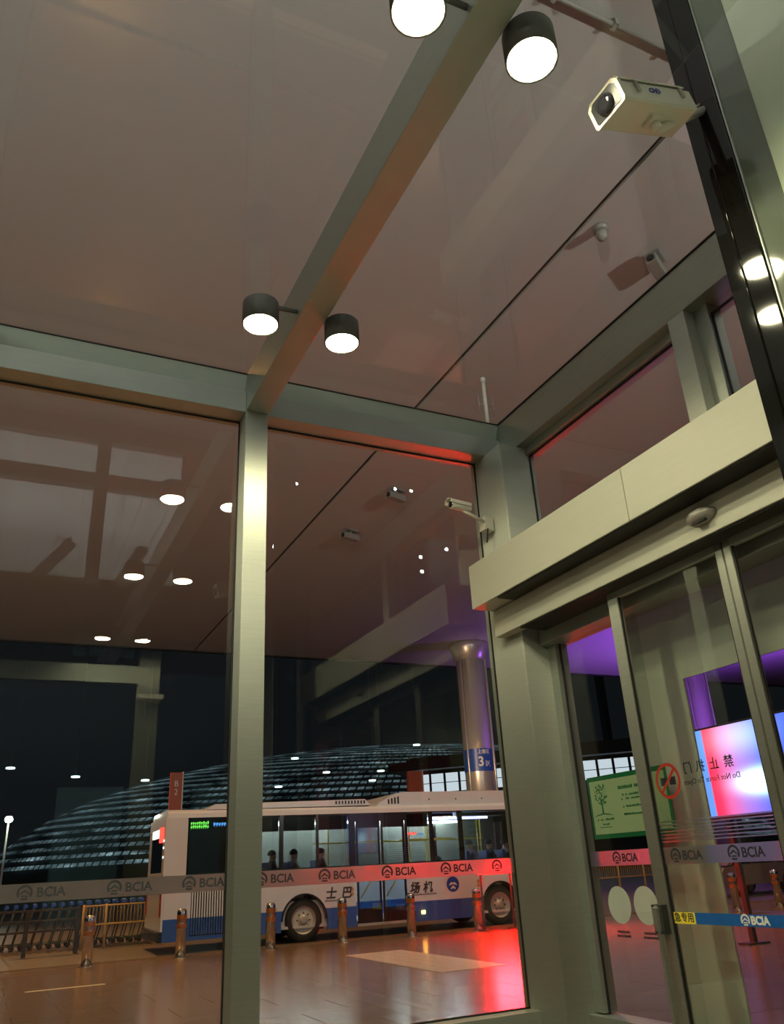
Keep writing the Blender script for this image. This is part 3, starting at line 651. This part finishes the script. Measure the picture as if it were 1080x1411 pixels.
# ================================================================== BUS
BUS = thing('bus', 'white and blue airport bus with dark windows standing in the lane', 'bus', (3.82, 20.22, 0), math.radians(-2))
Lb, Wb = 10.0, 2.5
WH = (3.27, 8.62); AR = 0.57
def arch(x):
    for c in WH:
        if abs(x-c) < AR: return 0.47+math.sqrt(AR*AR-(x-c)**2)
    return 0
def side_panel(name, x0, x1, z0, z1, mat, y0=0.0, y1=0.05):
    xs = sorted({x0, x1} | {x for c in WH for x in [c-AR+AR*2*k/24 for k in range(25)] if x0 < x < x1})
    bm = bmesh.new()
    for a, b in zip(xs, xs[1:]):
        la, lb = max(z0, arch(a)), max(z0, arch(b))
        if arch((a+b)/2) == 0: la = lb = z0
        if la >= z1 and lb >= z1: continue
        la, lb = min(la, z1-0.001), min(lb, z1-0.001)
        vv = [bm.verts.new(p) for p in ((a, y0, la), (b, y0, lb), (b, y0, z1), (a, y0, z1), (a, y1, la), (b, y1, lb), (b, y1, z1), (a, y1, z1))]
        for f in ((0, 1, 2, 3), (7, 6, 5, 4), (0, 4, 5, 1), (3, 2, 6, 7)): bm.faces.new([vv[i] for i in f])
    bmesh.ops.remove_doubles(bm, verts=bm.verts, dist=1e-5)
    return finish(name, bm, mat, BUS)
for yy in ((0.0, 0.05), (Wb-0.05, Wb)):
    segs = ((0.0, 4.58), (5.98, Lb)) if yy[0] == 0 else ((0.0, Lb),)
    for a, b in segs:
        side_panel('side_panel', a, b, 0.69, 1.56, 'bus_white', *yy); side_panel('side_skirt', a, b, 0.24, 0.69, 'bus_blue', *yy)
for yy in (0.0, Wb-0.05):
    box('rear_pillar', 0.0, 0.46, yy, yy+0.05, 1.56, 2.80, 'bus_white', BUS)
    box('window_sill', 0.46, 4.58 if yy == 0 else Lb, yy, yy+0.05, 1.56, 1.60, 'bus_black', BUS)
box('window_sill', 5.98, Lb, 0, 0.05, 1.56, 1.60, 'bus_black', BUS)
wins = ((0.48, 1.50), (1.60, 2.65), (2.75, 3.58), (3.64, 4.44), (6.04, 6.68), (6.78, 7.52), (7.66, 9.22), (9.34, 9.90))
px_ = [0.46]+[v for p in wins for v in p]+[Lb]
for k in range(0, len(px_), 2):
    a, b = px_[k], px_[k+1]
    if (a, b) == (4.44, 6.04): 
        box('window_pillar', 4.44, 4.60, 0, 0.06, 1.60, 2.80, 'bus_black', BUS); box('window_pillar', 5.97, 6.04, 0, 0.06, 1.60, 2.80, 'bus_black', BUS)
        box('door_lintel', 4.60, 5.97, 0, 0.06, 2.60, 2.80, 'bus_black', BUS)
    else: box('window_pillar', a, b, 0, 0.06, 1.60, 2.80, 'bus_black', BUS)
for i, (a, b) in enumerate(wins):
    box('window_pane', a, b, 0.012, 0.022, 1.60, 2.80, 'dark_glass' if i == 0 else 'bus_glass', BUS)
    if i not in (0, 5, 6): box('window_coving', a, b, 0.10, 0.14, 2.44, 2.80, 'bus_black', BUS)
    elif i != 0: box('window_coving', a, b, 0.25, 0.29, 2.68, 2.80, 'bus_black', BUS)
for a in (2.75, 5.5, 8.0): box('far_pillar', a-0.05, a+0.05, Wb-0.05, Wb, 1.60, 2.80, 'bus_black', BUS)
for a, b in ((0.46, 2.70), (2.80, 5.45), (5.55, 7.95), (8.05, Lb)): box('far_window', a, b, Wb-0.04, Wb-0.03, 1.60, 2.80, 'milky_glass', BUS)
# doors
for a, b in ((4.62, 5.27), (5.30, 5.95)):
    dd_ = box('door_leaf', a, a+0.05, 0.005, 0.045, 0.30, 2.60, 'bus_black', BUS)
    for q in ((b-0.05, b, 0.30, 2.60), (a+0.05, b-0.05, 2.45, 2.60), (a+0.05, b-0.05, 0.30, 0.62), (a+0.05, b-0.05, 1.45, 1.52)): box('door_frame', q[0], q[1], 0.005, 0.045, q[2], q[3], 'bus_black', dd_)
    box('door_pane', a+0.05, b-0.05, 0.02, 0.03, 0.62, 2.45, 'bus_glass', dd_); tube('door_bar', (a+0.12, 0.09, 0.85), (b-0.10, 0.09, 1.40), 0.018, 'yellow_pole', dd_, 8)
box('door_step', 4.6, 5.97, 0.0, 0.5, 0.24, 0.30, 'rim_metal', BUS)
# roof
rp_ = [(0.0, 2.80), (0.02, 2.90), (0.10, 2.96), (0.30, 3.0), (Wb-0.3, 3.0), (Wb-0.10, 2.96), (Wb-0.02, 2.90), (Wb, 2.80)]
prism('roof', rp_, 0.0, Lb, 'bus_white', BUS, 'YZ')
prism('roof_fairing', [(0.9, 2.98), (1.1, 3.10), (4.95, 3.15), (5.12, 3.0)], 0.15, Wb-0.15, 'bus_white', BUS)
for k in range(10): box('roof_vent_slot', 4.15+k*0.085, 4.19+k*0.085, 0.142, 0.149, 3.04, 3.12, 'bus_black', BUS)
ac = prism('roof_unit', [(5.28, 2.98), (5.40, 3.07), (5.85, 3.28), (6.10, 3.31), (9.50, 3.31), (9.66, 3.22), (9.70, 2.98)], 0.20, Wb-0.20, 'bus_white', BUS)
for k in range(4): box('unit_vent', 5.62+k*0.09, 5.66+k*0.09, 0.192, 0.199, 3.02, 3.14+0.02*k, 'bus_black', ac)
for x in (6.8, 7.6, 8.4, 9.2): box('unit_bolt', x, x+0.03, 0.19, 0.199, 3.10, 3.13, 'bus_black', ac)
# interior
box('bus_floor', 0.05, Lb-0.05, 0.06, Wb-0.06, 0.30, 0.36, 'bus_inside', BUS); box('raised_floor', 0.05, 4.4, 0.10, Wb-0.10, 0.36, 0.88, 'bus_inside', BUS); box('raised_floor', 7.8, 9.6, 0.42, Wb-0.42, 0.36, 0.92, 'bus_inside', BUS)
box('bus_ceiling', 0.05, Lb-0.05, 0.06, Wb-0.06, 2.76, 2.79, 'bus_inside', BUS)
for i in (0, 1):
    y = 0.30 if i == 0 else 2.0
    tube('ceiling_tube', (6.35, y+0.02, 2.63), (8.6, y+0.02, 2.63), 0.028, 'bus_tube' if i == 0 else 'bus_tube_white', BUS, 8)
    tube('ceiling_tube', (1.8, 2.0, 2.70), (5.2, 2.0, 2.70), 0.025, 'bus_tube_white', BUS, 8) if i else None
for x, y in ((4.2, 0.9), (5.0, 1.3), (5.75, 1.0), (6.35, 0.6), (6.95, 0.7), (7.35, 1.7), (8.5, 0.6), (8.9, 1.5)):
    tube('grab_pole', (x, y, 0.36), (x, y, 2.76), 0.02, 'yellow_pole', BUS, 8)
for x0, x1, y in ((3.8, 5.9, 0.9), (6.1, 7.6, 0.65), (6.1, 9.2, 1.7)): tube('grab_rail', (x0, y, 2.15), (x1, y, 2.15), 0.018, 'yellow_pole', BUS, 8)
seatspots = [(1.75, 0.45, 0.88), (2.5, 0.45, 0.88), (3.05, 0.45, 0.88), (3.75, 0.45, 0.88), (7.0, 0.45, 0.55), (7.95, 0.45, 0.92), (8.55, 0.45, 0.92), (9.05, 0.45, 0.92), (2.6, 1.9, 0.75), (3.4, 1.9, 0.75), (8.2, 1.9, 0.55)]
for x, y, z in seatspots:
    s = box('seat', x-0.05, x+0.42, y-0.22, y+0.24, z+0.32, z+0.42, 'seat_blue', BUS, 0.02)
    box('seat_back', x-0.12, x-0.04, y-0.22, y+0.24, z+0.40, z+0.88, 'seat_blue', s, 0.02); box('seat_base', x+0.02, x+0.30, y-0.12, y+0.12, z, z+0.32, 'bus_inside', s)
# wheels
for c in WH:
    for y0, s in ((0.06, 1), (Wb-0.06, -1)):
        wv = lathe('wheel', [(0.30, 0.0), (0.40, -0.01*s), (0.455, 0.03*s), (0.47, 0.08*s), (0.47, 0.24*s), (0.44, 0.28*s), (0.30, 0.28*s)], 'rubber', BUS, 36, axis='Y', loc=(c, y0, 0.47), caps=False)
        lathe('wheel_rim', [(0.30, 0.01*s), (0.27, 0.03*s), (0.20, 0.06*s), (0.12, 0.05*s), (0.10, 0.0), (0.06, -0.015*s), (0.02, -0.015*s)], 'rim_metal', wv, 28, axis='Y', caps=False)
        for q in range(8): a_ = PI/4*q; tube('wheel_nut', (0.155*math.cos(a_), 0.02*s, 0.155*math.sin(a_)), (0.155*math.cos(a_), 0.06*s, 0.155*math.sin(a_)), 0.018, 'rubber', wv, 6)
        disc('hub_cap', 0.062, 'rim_metal', wv, Matrix.Translation((0, -0.018*s, 0)) @ Matrix.Rotation(PI/2, 4, 'X'), 0.006, 20)
    bm = bmesh.new()
    for k in range(17):
        pass
    bm.free()
    box('wheel_well', c-AR-0.02, c+AR+0.02, 0.36, 0.40, 0.24, 1.08, 'bus_black', BUS)
    bm = bmesh.new()
    for k in range(16):
        a, b = PI*k/16, PI*(k+1)/16
        q = [bm.verts.new((c+R*math.cos(t), y, 0.47+R*math.sin(t))) for t, R in ((a, AR), (b, AR), (b, AR-0.035), (a, AR-0.035)) for y in (-0.012, 0.30)]
        for f in ((0, 2, 4, 6), (1, 3, 5, 7), (0, 2, 3, 1), (4, 6, 7, 5)): bm.faces.new([q[i] for i in f])
    finish('wheel_arch', bm, 'bus_black', BUS)
# engine grille on the side behind the rear axle
box('grille_back', 0.60, 1.58, -0.006, 0.0, 0.33, 1.24, 'bus_black', BUS)
for k in range(17): box('grille_slat', 0.615+k*0.057, 0.645+k*0.057, -0.02, -0.006, 0.69, 1.22, 'bus_white', BUS); box('grille_slat', 0.615+k*0.057, 0.645+k*0.057, -0.02, -0.006, 0.35, 0.69, 'bus_blue', BUS)
box('service_hatch', 1.9, 2.6, -0.006, 0.0, 0.75, 1.25, 'bus_white', BUS, 0.002)
# rear face
box('rear_panel', -0.05, 0.0, 0.0, Wb, 0.45, 1.65, 'bus_white', BUS, 0.01); box('rear_bumper', -0.12, 0.0, 0.0, Wb, 0.24, 0.45, 'bus_black', BUS, 0.02)
box('rear_window', -0.04, -0.01, 0.30, Wb-0.30, 1.65, 2.55, 'dark_glass', BUS); box('rear_top', -0.05, 0.0, 0.0, Wb, 2.55, 2.85, 'bus_white', BUS, 0.01)
for y in (0.0, Wb-0.30): box('rear_corner', -0.05, 0.0, y, y+0.30, 1.65, 2.55, 'bus_white', BUS)
box('rear_route_display', -0.07, -0.05, 0.25, 0.75, 2.30, 2.62, 'led_red', BUS)
box('rear_sign', -0.07, -0.05, 0.95, 1.9, 2.42, 2.60, 'sign_lit_white', BUS)
for y in (0.06, Wb-0.18): box('tail_lamp', -0.07, -0.05, y, y+0.12, 0.75, 1.35, 'tail_red', BUS, 0.01)
for z in (1.95, 2.15, 2.30): box('rear_marker', -0.065, -0.05, 0.10, 0.14, z, z+0.05, 'sign_lit_white', BUS)
# front face
box('front_panel', Lb, Lb+0.06, 0.0, Wb, 0.35, 1.15, 'bus_white', BUS, 0.02); box('windscreen', Lb+0.01, Lb+0.03, 0.10, Wb-0.10, 1.15, 2.60, 'bus_glass', BUS)
box('front_top', Lb, Lb+0.06, 0.0, Wb, 2.60, 2.85, 'bus_black', BUS, 0.01); box('front_bumper', Lb, Lb+0.10, 0.0, Wb, 0.24, 0.40, 'bus_blue', BUS, 0.02)
for y in (0.25, Wb-0.45): box('headlamp', Lb+0.05, Lb+0.08, y, y+0.22, 0.60, 0.78, 'sign_lit_white', BUS, 0.01)
tube('mirror_arm', (Lb-0.05, -0.02, 2.6), (Lb+0.15, -0.30, 2.45), 0.02, 'bus_black', BUS, 8); box('wing_mirror', Lb+0.10, Lb+0.18, -0.40, -0.22, 1.95, 2.45, 'bus_black', BUS, 0.02)
# lamps and markings
for x, z in ((6.36, 0.44), (9.25, 0.84)):
    mk = box('marker_lamp', x-0.045, x+0.045, -0.03, 0.0, z-0.04, z+0.04, 'amber', BUS, 0.008)
for ch, x in (('士', 3.93), ('巴', 4.33), ('场', 6.16), ('机', 6.52)): text('side_lettering', ch, 0.27, 'print_dark', BUS, frontm(x, -0.002, 0.985), shear=0.18, bold=0.010)
for x0, n in ((3.78, 14), (6.0, 22)):
    bm = bmesh.new()
    for k in range(n): add_box(bm, x0+k*0.035, x0+k*0.035+0.022, -0.003, 0, 0.825, 0.825+random.choice((0.03, 0.04)))
    finish('side_caption', bm, 'print_dark', BUS)
disc('side_emblem', 0.18, 'sign_blue', BUS, frontm(7.24, -0.002, 1.03)); prism('side_emblem_figure', [(7.11, 1.0), (7.19, 1.08), (7.24, 1.06), (7.29, 1.08), (7.37, 1.0), (7.24, 1.03)], -0.005, -0.003, 'paper_white', BUS); prism('side_emblem_figure', [(7.16, 0.93), (7.22, 0.99), (7.26, 0.99), (7.32, 0.93), (7.28, 0.91), (7.24, 0.95), (7.20, 0.91)], -0.005, -0.003, 'paper_white', BUS)
for x in (4.48, 7.98): disc('side_badge', 0.045, 'print_gold', BUS, frontm(x, -0.002, 1.06)); disc('side_badge', 0.045, 'print_gold', BUS, frontm(x, -0.002, 0.96))
for (x0, x1, z, mat, n) in ((9.36, 9.85, 2.60, 'led_red', 7), (6.12, 6.45, 2.27, 'led_red', 5), (0.52, 0.95, 2.66, 'led_green', 9), (0.52, 0.95, 2.58, 'led_green', 9), (1.05, 1.42, 2.62, 'led_blue', 6), (6.5, 6.66, 2.24, 'led_blue', 3)):
    bm = bmesh.new()
    for k in range(n):
        a = x0+(x1-x0)*k/n; wd = (x1-x0)/n*0.72
        add_box(bm, a, a+wd, 0.002 if x0 < 2 else 0.30, 0.008 if x0 < 2 else 0.31, z, z+random.uniform(0.03, 0.06)); add_box(bm, a+wd*0.2, a+wd*0.5, 0.002 if x0 < 2 else 0.30, 0.008 if x0 < 2 else 0.31, z-0.03, z+0.01)
    finish('led_display', bm, mat, BUS)

# ---- passengers
def make_person(mat):
    V = [(0, 0, 0.10), (0.0, 0, 0.32), (-0.01, 0, 0.50), (0.0, 0, 0.575), (0.015, 0, 0.655), (0.02, 0, 0.735),
         (0.0, 0.17, 0.48), (0.06, 0.23, 0.24), (0.26, 0.14, 0.18), (0.0, -0.17, 0.48), (0.06, -0.23, 0.24), (0.26, -0.14, 0.18),
         (0.42, 0.11, 0.12), (0.40, 0.11, -0.30), (0.52, 0.11, -0.34), (0.42, -0.11, 0.12), (0.40, -0.11, -0.30), (0.52, -0.11, -0.34), (0.10, 0.10, 0.10), (0.10, -0.10, 0.10)]
    Rr = [0.15, 0.145, 0.15, 0.058, 0.100, 0.090, 0.085, 0.05, 0.035, 0.07, 0.05, 0.035, 0.075, 0.05, 0.035, 0.075, 0.05, 0.035, 0.09, 0.09]
    Ed = [(0, 1), (1, 2), (2, 3), (3, 4), (4, 5), (2, 6), (6, 7), (7, 8), (2, 9), (9, 10), (10, 11), (0, 18), (18, 12), (12, 13), (13, 14), (0, 19), (19, 15), (15, 16), (16, 17)]
    me = bpy.data.meshes.new('body_tmp'); me.from_pydata(V, Ed, []); o = bpy.data.objects.new('body_tmp', me); COL.objects.link(o)
    md = o.modifiers.new('s', 'SKIN'); sv = me.skin_vertices[0].data
    for i, r in enumerate(Rr): sv[i].radius = (r, r); sv[i].use_root = (i == 0)
    sb = o.modifiers.new('d', 'SUBSURF'); sb.levels = 1; sb.render_levels = 1
    dg = bpy.context.evaluated_depsgraph_get(); out_me = bpy.data.meshes.new_from_object(o.evaluated_get(dg)); bpy.data.objects.remove(o)
    out_me.materials.clear(); out_me.materials.append(M[mat]); out_me.materials.append(M['skin'])
    for p in out_me.polygons:
        p.use_smooth = True
        if p.center.z > 0.57 or (p.center.x > 0.22 and p.center.z > 0.13 and abs(p.center.y) > 0.10 and p.center.z < 0.22 and p.center.x < 0.3): p.material_index = 1
    return out_me
pm = {m_: make_person(m_) for m_ in ('cloth_dark', 'cloth_grey')}
hb = bmesh.new(); bmesh.ops.create_uvsphere(hb, u_segments=14, v_segments=9, radius=1)
for v in hb.verts: v.co = Vector((v.co.x*0.108-0.012, v.co.y*0.104, v.co.z*0.10+0.725)) if v.co.z > -0.35 else Vector((v.co.x*0.10-0.03, v.co.y*0.095, -0.35*0.10+0.725))
hm = bpy.data.meshes.new('hair'); hb.to_mesh(hm); hb.free(); hm.materials.append(M['hair'])
bmx = Matrix.Translation(BUS.location) @ Matrix.Rotation(math.radians(-2), 4, 'Z')
for k, (x, y, z, cl, lab) in enumerate(((2.55, 0.45, 0.88, 'cloth_dark', 'seated passenger behind the rearmost clear bus window'), (3.1, 0.45, 0.88, 'cloth_grey', 'seated passenger over the rear bus wheel in grey'), (3.8, 0.45, 0.88, 'cloth_dark', 'seated passenger by the window just behind the bus door'),
        (7.05, 0.45, 0.55, 'cloth_dark', 'passenger seated by the yellow poles ahead of the bus door'), (8.0, 0.45, 0.92, 'cloth_grey', 'passenger at the rear end of the long front bus window'), (8.6, 0.45, 0.92, 'cloth_dark', 'passenger in the middle of the long front bus window'), (9.1, 0.45, 0.92, 'cloth_grey', 'passenger nearest the bus front in the long window'))):
    p = thing('person', lab, 'person', bmx @ Vector((x+0.05, y, z+0.34)), math.radians(-2), 'bus passengers')
    link_mesh('body', pm[cl], None, p); link_mesh('hair', hm, None, p)

# ================================================================== BOLLARDS, FENCE, TROLLEYS, LAMP, CAR
def make_bollard():
    t = thing('bollard', '', 'bollard', (0, 0, 0), group='stainless bollards along the bus lane')
    lathe('post_tube', [(0.105, 0.0), (0.105, 0.86), (0.098, 0.89), (0.07, 0.915), (0.02, 0.925)], 'stainless', t, 20)
    for z in (0.55, 0.72): lathe('reflection_band', [(0.1065, z), (0.1065, z+0.09)], 'orange_reflection', t, 20, caps=False)  # orange reflections on the steel, painted as brownish bands
    lathe('base_flange', [(0.15, 0.0), (0.15, 0.012), (0.11, 0.014)], 'stainless', t, 20); return t
b0 = make_bollard()
names = ((2.18, 19.2, 'bollard standing before the fence and trolleys'), (4.03, 19.2, 'bollard at the rear corner of the bus'), (5.98, 19.2, 'bollard just beyond the tall steel post, before the rear wheel'), (7.66, 19.15, 'bollard ahead of the rear bus wheel'), (9.34, 19.0, 'bollard beside the amber lamp at the bus door'), (11.15, 19.0, 'bollard behind the front wheel of the bus'),
         (17.99, 17.35, 'bollard seen through the door beside the frosted screen edge'), (19.62, 17.4, 'bollard seen through the door beside the far stile'))
for k, (x, y, lab) in enumerate(names):
    t = b0 if k == 0 else copy_tree(b0); t.location = (x, y, 0); t['label'] = lab
fn = thing('crowd_barrier', 'yellow railed barrier with upright bars left of the bus', 'barrier', (2.55, 24, 0))
for z in (0.55, 0.98): tube('rail', (0, 0, z), (1.75, 0, z), 0.02, 'fence_yellow', fn, 8)
for x in (0.0, 0.55, 1.75): tube('fence_post', (x, 0, 0), (x, 0, 1.02), 0.03, 'fence_yellow', fn, 8)
for k in range(20): tube('bar', (0.06+k*0.085, 0, 0.55), (0.06+k*0.085, 0, 0.98), 0.009, 'fence_yellow', fn, 6)
fd = thing('guard_rail', 'dark two bar guard rail with square legs at the lane edge', 'rail', (0.2, 23.2, 0))
for z in (0.50, 0.72, 0.95): box('rail', 0, 2.2, -0.03, 0.03, z, z+0.05, 'fence_dark', fd, 0.005)
for x in (0.95, 2.1): box('rail_leg', x, x+0.1, -0.05, 0.05, 0, 1.0, 'fence_dark', fd, 0.005)
def make_trolley():
    t = thing('luggage_trolley', '', 'trolley', (0, 0, 0), group='row of nested luggage trolleys')
    for x in (-0.25, 0.25): tube('frame_side', (x, 0, 0.12), (x, -0.22, 1.02), 0.016, 'dark_metal', t, 8); tube('frame_base', (x, 0, 0.12), (x*0.7, 0.7, 0.14), 0.016, 'dark_metal', t, 8)
    tube('handle', (-0.28, -0.22, 1.0), (0.28, -0.22, 1.0), 0.045, 'trolley_blue', t, 10)
    box('advert_plate', -0.20, 0.20, -0.20, -0.17, 0.84, 1.0, 'trolley_blue', t, 0.008)
    for x, y in ((-0.25, 0.02), (0.25, 0.02), (0, 0.66)): lathe('wheel', [(0.02, -0.02), (0.06, -0.02), (0.06, 0.02), (0.02, 0.02)], 'rubber', t, 12, axis='X', loc=(x, y, 0.06))
    return t
t0 = make_trolley(); ORD = 'first second third fourth fifth sixth seventh eighth ninth tenth eleventh twelfth thirteenth fourteenth fifteenth sixteenth seventeenth eighteenth'.split()
for k in range(18):
    t = t0 if k == 0 else copy_tree(t0); t.location = (0.55+k*0.22, 24.75, 0.06); t.rotation_euler = (0, 0, PI/2)
    t['label'] = 'blue handled luggage trolley, %s from the bus end of the nested row' % ORD[17-k]
tf = tag(box('trolley_kerb', 0.1, 4.9, 24.4, 25.2, 0.0, 0.06, 'granite'), 'low stone strip carrying the luggage trolleys', 'kerb', kind='structure')
fr = thing('long_barrier', 'cream barrier with many bars far beyond the sidelight', 'barrier', (17.8, 26, 0))
for z in (0.75, 1.22): tube('rail', (0, 0, z), (6.0, 0, z), 0.025, 'fence_yellow', fr, 8)
for k in range(6): tube('fence_post', (k*1.2, 0, 0), (k*1.2, 0, 1.25), 0.04, 'fence_yellow', fr, 8)
for k in range(60): tube('bar', (0.1*k+0.05, 0, 0.75), (0.1*k+0.05, 0, 1.22), 0.012, 'fence_yellow', fr, 6)
lp = thing('street_lamp', 'lit street lamp on a thin white pole at the frame edge', 'street lamp', (1.1, 50, 0))
tube('pole', (0, 0, 0), (0, 0, 4.7), 0.07, 'paper_white', lp, 10, 0.045)
bm = bmesh.new(); bmesh.ops.create_uvsphere(bm, u_segments=14, v_segments=8, radius=0.20)
for v in bm.verts: v.co.z = v.co.z*0.8+4.85
finish('lamp_globe', bm, 'lamp_white', lp, True); lathe('lamp_cap', [(0.02, 5.12), (0.2, 5.06), (0.22, 5.0)], 'fence_dark', lp, 14)
# parked car beyond the doors
car = thing('car', 'parked brown car beyond the bollards seen through the sliding door', 'car', (24.6, 23.2, 0), math.radians(8))
prism('car_body', [(-2.2, 0.35), (-2.25, 0.75), (-2.1, 0.92), (-1.25, 0.98), (1.15, 0.98), (2.0, 0.86), (2.2, 0.65), (2.2, 0.35)], -0.85, 0.85, 'car_paint', car)
prism('cabin', [(-1.7, 0.98), (-1.15, 1.44), (-0.6, 1.50), (0.35, 1.48), (1.15, 0.98)], -0.70, 0.70, 'car_paint', car)
prism('side_window', [(-1.45, 1.0), (-1.08, 1.37), (-0.35, 1.42), (-0.35, 1.0)], -0.712, -0.702, 'dark_glass', car); prism('side_window', [(-0.28, 1.0), (-0.28, 1.42), (0.30, 1.40), (0.95, 1.0)], -0.712, -0.702, 'dark_glass', car)
for x in (-1.4, 1.35):
    for y in (-0.86, 0.66):
        wv = lathe('wheel', [(0.2, 0), (0.30, 0), (0.33, 0.03), (0.33, 0.17), (0.30, 0.2), (0.2, 0.2)], 'rubber', car, 24, axis='Y', loc=(x, y, 0.33), caps=False); lathe('wheel_rim', [(0.21, 0.01), (0.1, 0.03), (0.02, 0.0)], 'rim_metal', wv, 20, axis='Y')
for y in (-0.75, 0.5): box('headlamp', 2.17, 2.22, y, y+0.25, 0.62, 0.76, 'sign_lit_white', car, 0.01)

# ================================================================== FAR BUILDINGS
dm = thing('dome_building', 'vast dark domed hall with glowing louvre slots behind the bus', 'building', (89, 165, 0))
A_, B_, H_ = 89.0, 45.0, 25.6
bm = bmesh.new(); NU, NV = 96, 20; rings = []
for j in range(NV+1):
    v = PI/2*j/NV; rings.append([bm.verts.new((A_*math.cos(v)*math.cos(2*PI*i/NU), B_*math.cos(v)*math.sin(2*PI*i/NU), H_*math.sin(v))) for i in range(NU)])
for j in range(NV):
    for i in range(NU): bm.faces.new((rings[j][i], rings[j][(i+1) % NU], rings[j+1][(i+1) % NU], rings[j+1][i]))
bmesh.ops.remove_doubles(bm, verts=bm.verts, dist=1e-4); finish('dome_shell', bm, 'dome_skin', dm, True)
bm = bmesh.new()
def dpt(u, v, k): return (A_*k*math.cos(v)*math.cos(u), B_*k*math.cos(v)*math.sin(u), H_*k*math.sin(v))
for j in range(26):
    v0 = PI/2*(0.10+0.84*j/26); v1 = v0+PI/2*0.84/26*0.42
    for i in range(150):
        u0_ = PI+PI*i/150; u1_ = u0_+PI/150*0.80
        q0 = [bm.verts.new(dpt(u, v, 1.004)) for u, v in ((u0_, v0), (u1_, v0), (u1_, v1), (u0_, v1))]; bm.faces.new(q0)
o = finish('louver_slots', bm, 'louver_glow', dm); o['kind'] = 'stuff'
for k in range(7): box('entrance_bay', -62+k*9.2, -62+k*9.2+2.4, -33 if k > 2 else -20, -18, 0, 4.5, 'building_dark', dm)
tw = thing('terminal_wing', 'terminal wing with a row of bright white windows above the bus', 'building', (54.5, 110, 0), math.atan2(-22, 23))
Lw = 44.0
box('wing_wall', 0, Lw, 0.25, 8, 0, 16, 'building_dark', tw); box('wing_roof', -2, Lw+2, -2.2, 9, 14.0, 15.2, 'building_dark', tw)
for k in range(19):
    x = 1.5+k*2.15; wn = box('window_frame', x, x+1.95, 0.12, 0.25, 10.9, 13.6, 'dark_metal', tw)
    for z0, z1 in ((11.0, 12.2), (12.3, 13.5)): box('window_pane', x+0.08, x+1.87, 0.08, 0.12, z0, z1, 'window_lit', wn)
fs = thing('far_hall', 'dim far hall with small round roof lamps over the dome', 'building', (40, 118.8, 0))
for k, (X, Z) in enumerate(((0.5, 17), (14.5, 15.2), (-21, 14.0), (-30, 14.5), (-38, 15.6), (5.5, 15), (13, 13.8), (21, 19.2), (30, 13.2), (-2, 13.0))):
    lathe('roof_lamp', [(0.05, Z), (0.55, Z), (0.55, Z+0.18), (0.05, Z+0.18)], 'roof_lamp', fs, 12, loc=(X, 0, 0)); tube('lamp_rod', (X, 0, Z+0.18), (X, 0.0, 33), 0.015, 'building_dark', fs, 6)
box('roof_grid', -60, 60, -1, 1, 33, 33.5, 'building_dark', fs)
for x in (-60, 60): box('support_mast', x-0.6, x+0.6, -0.6, 0.6, 0, 33, 'building_dark', fs)
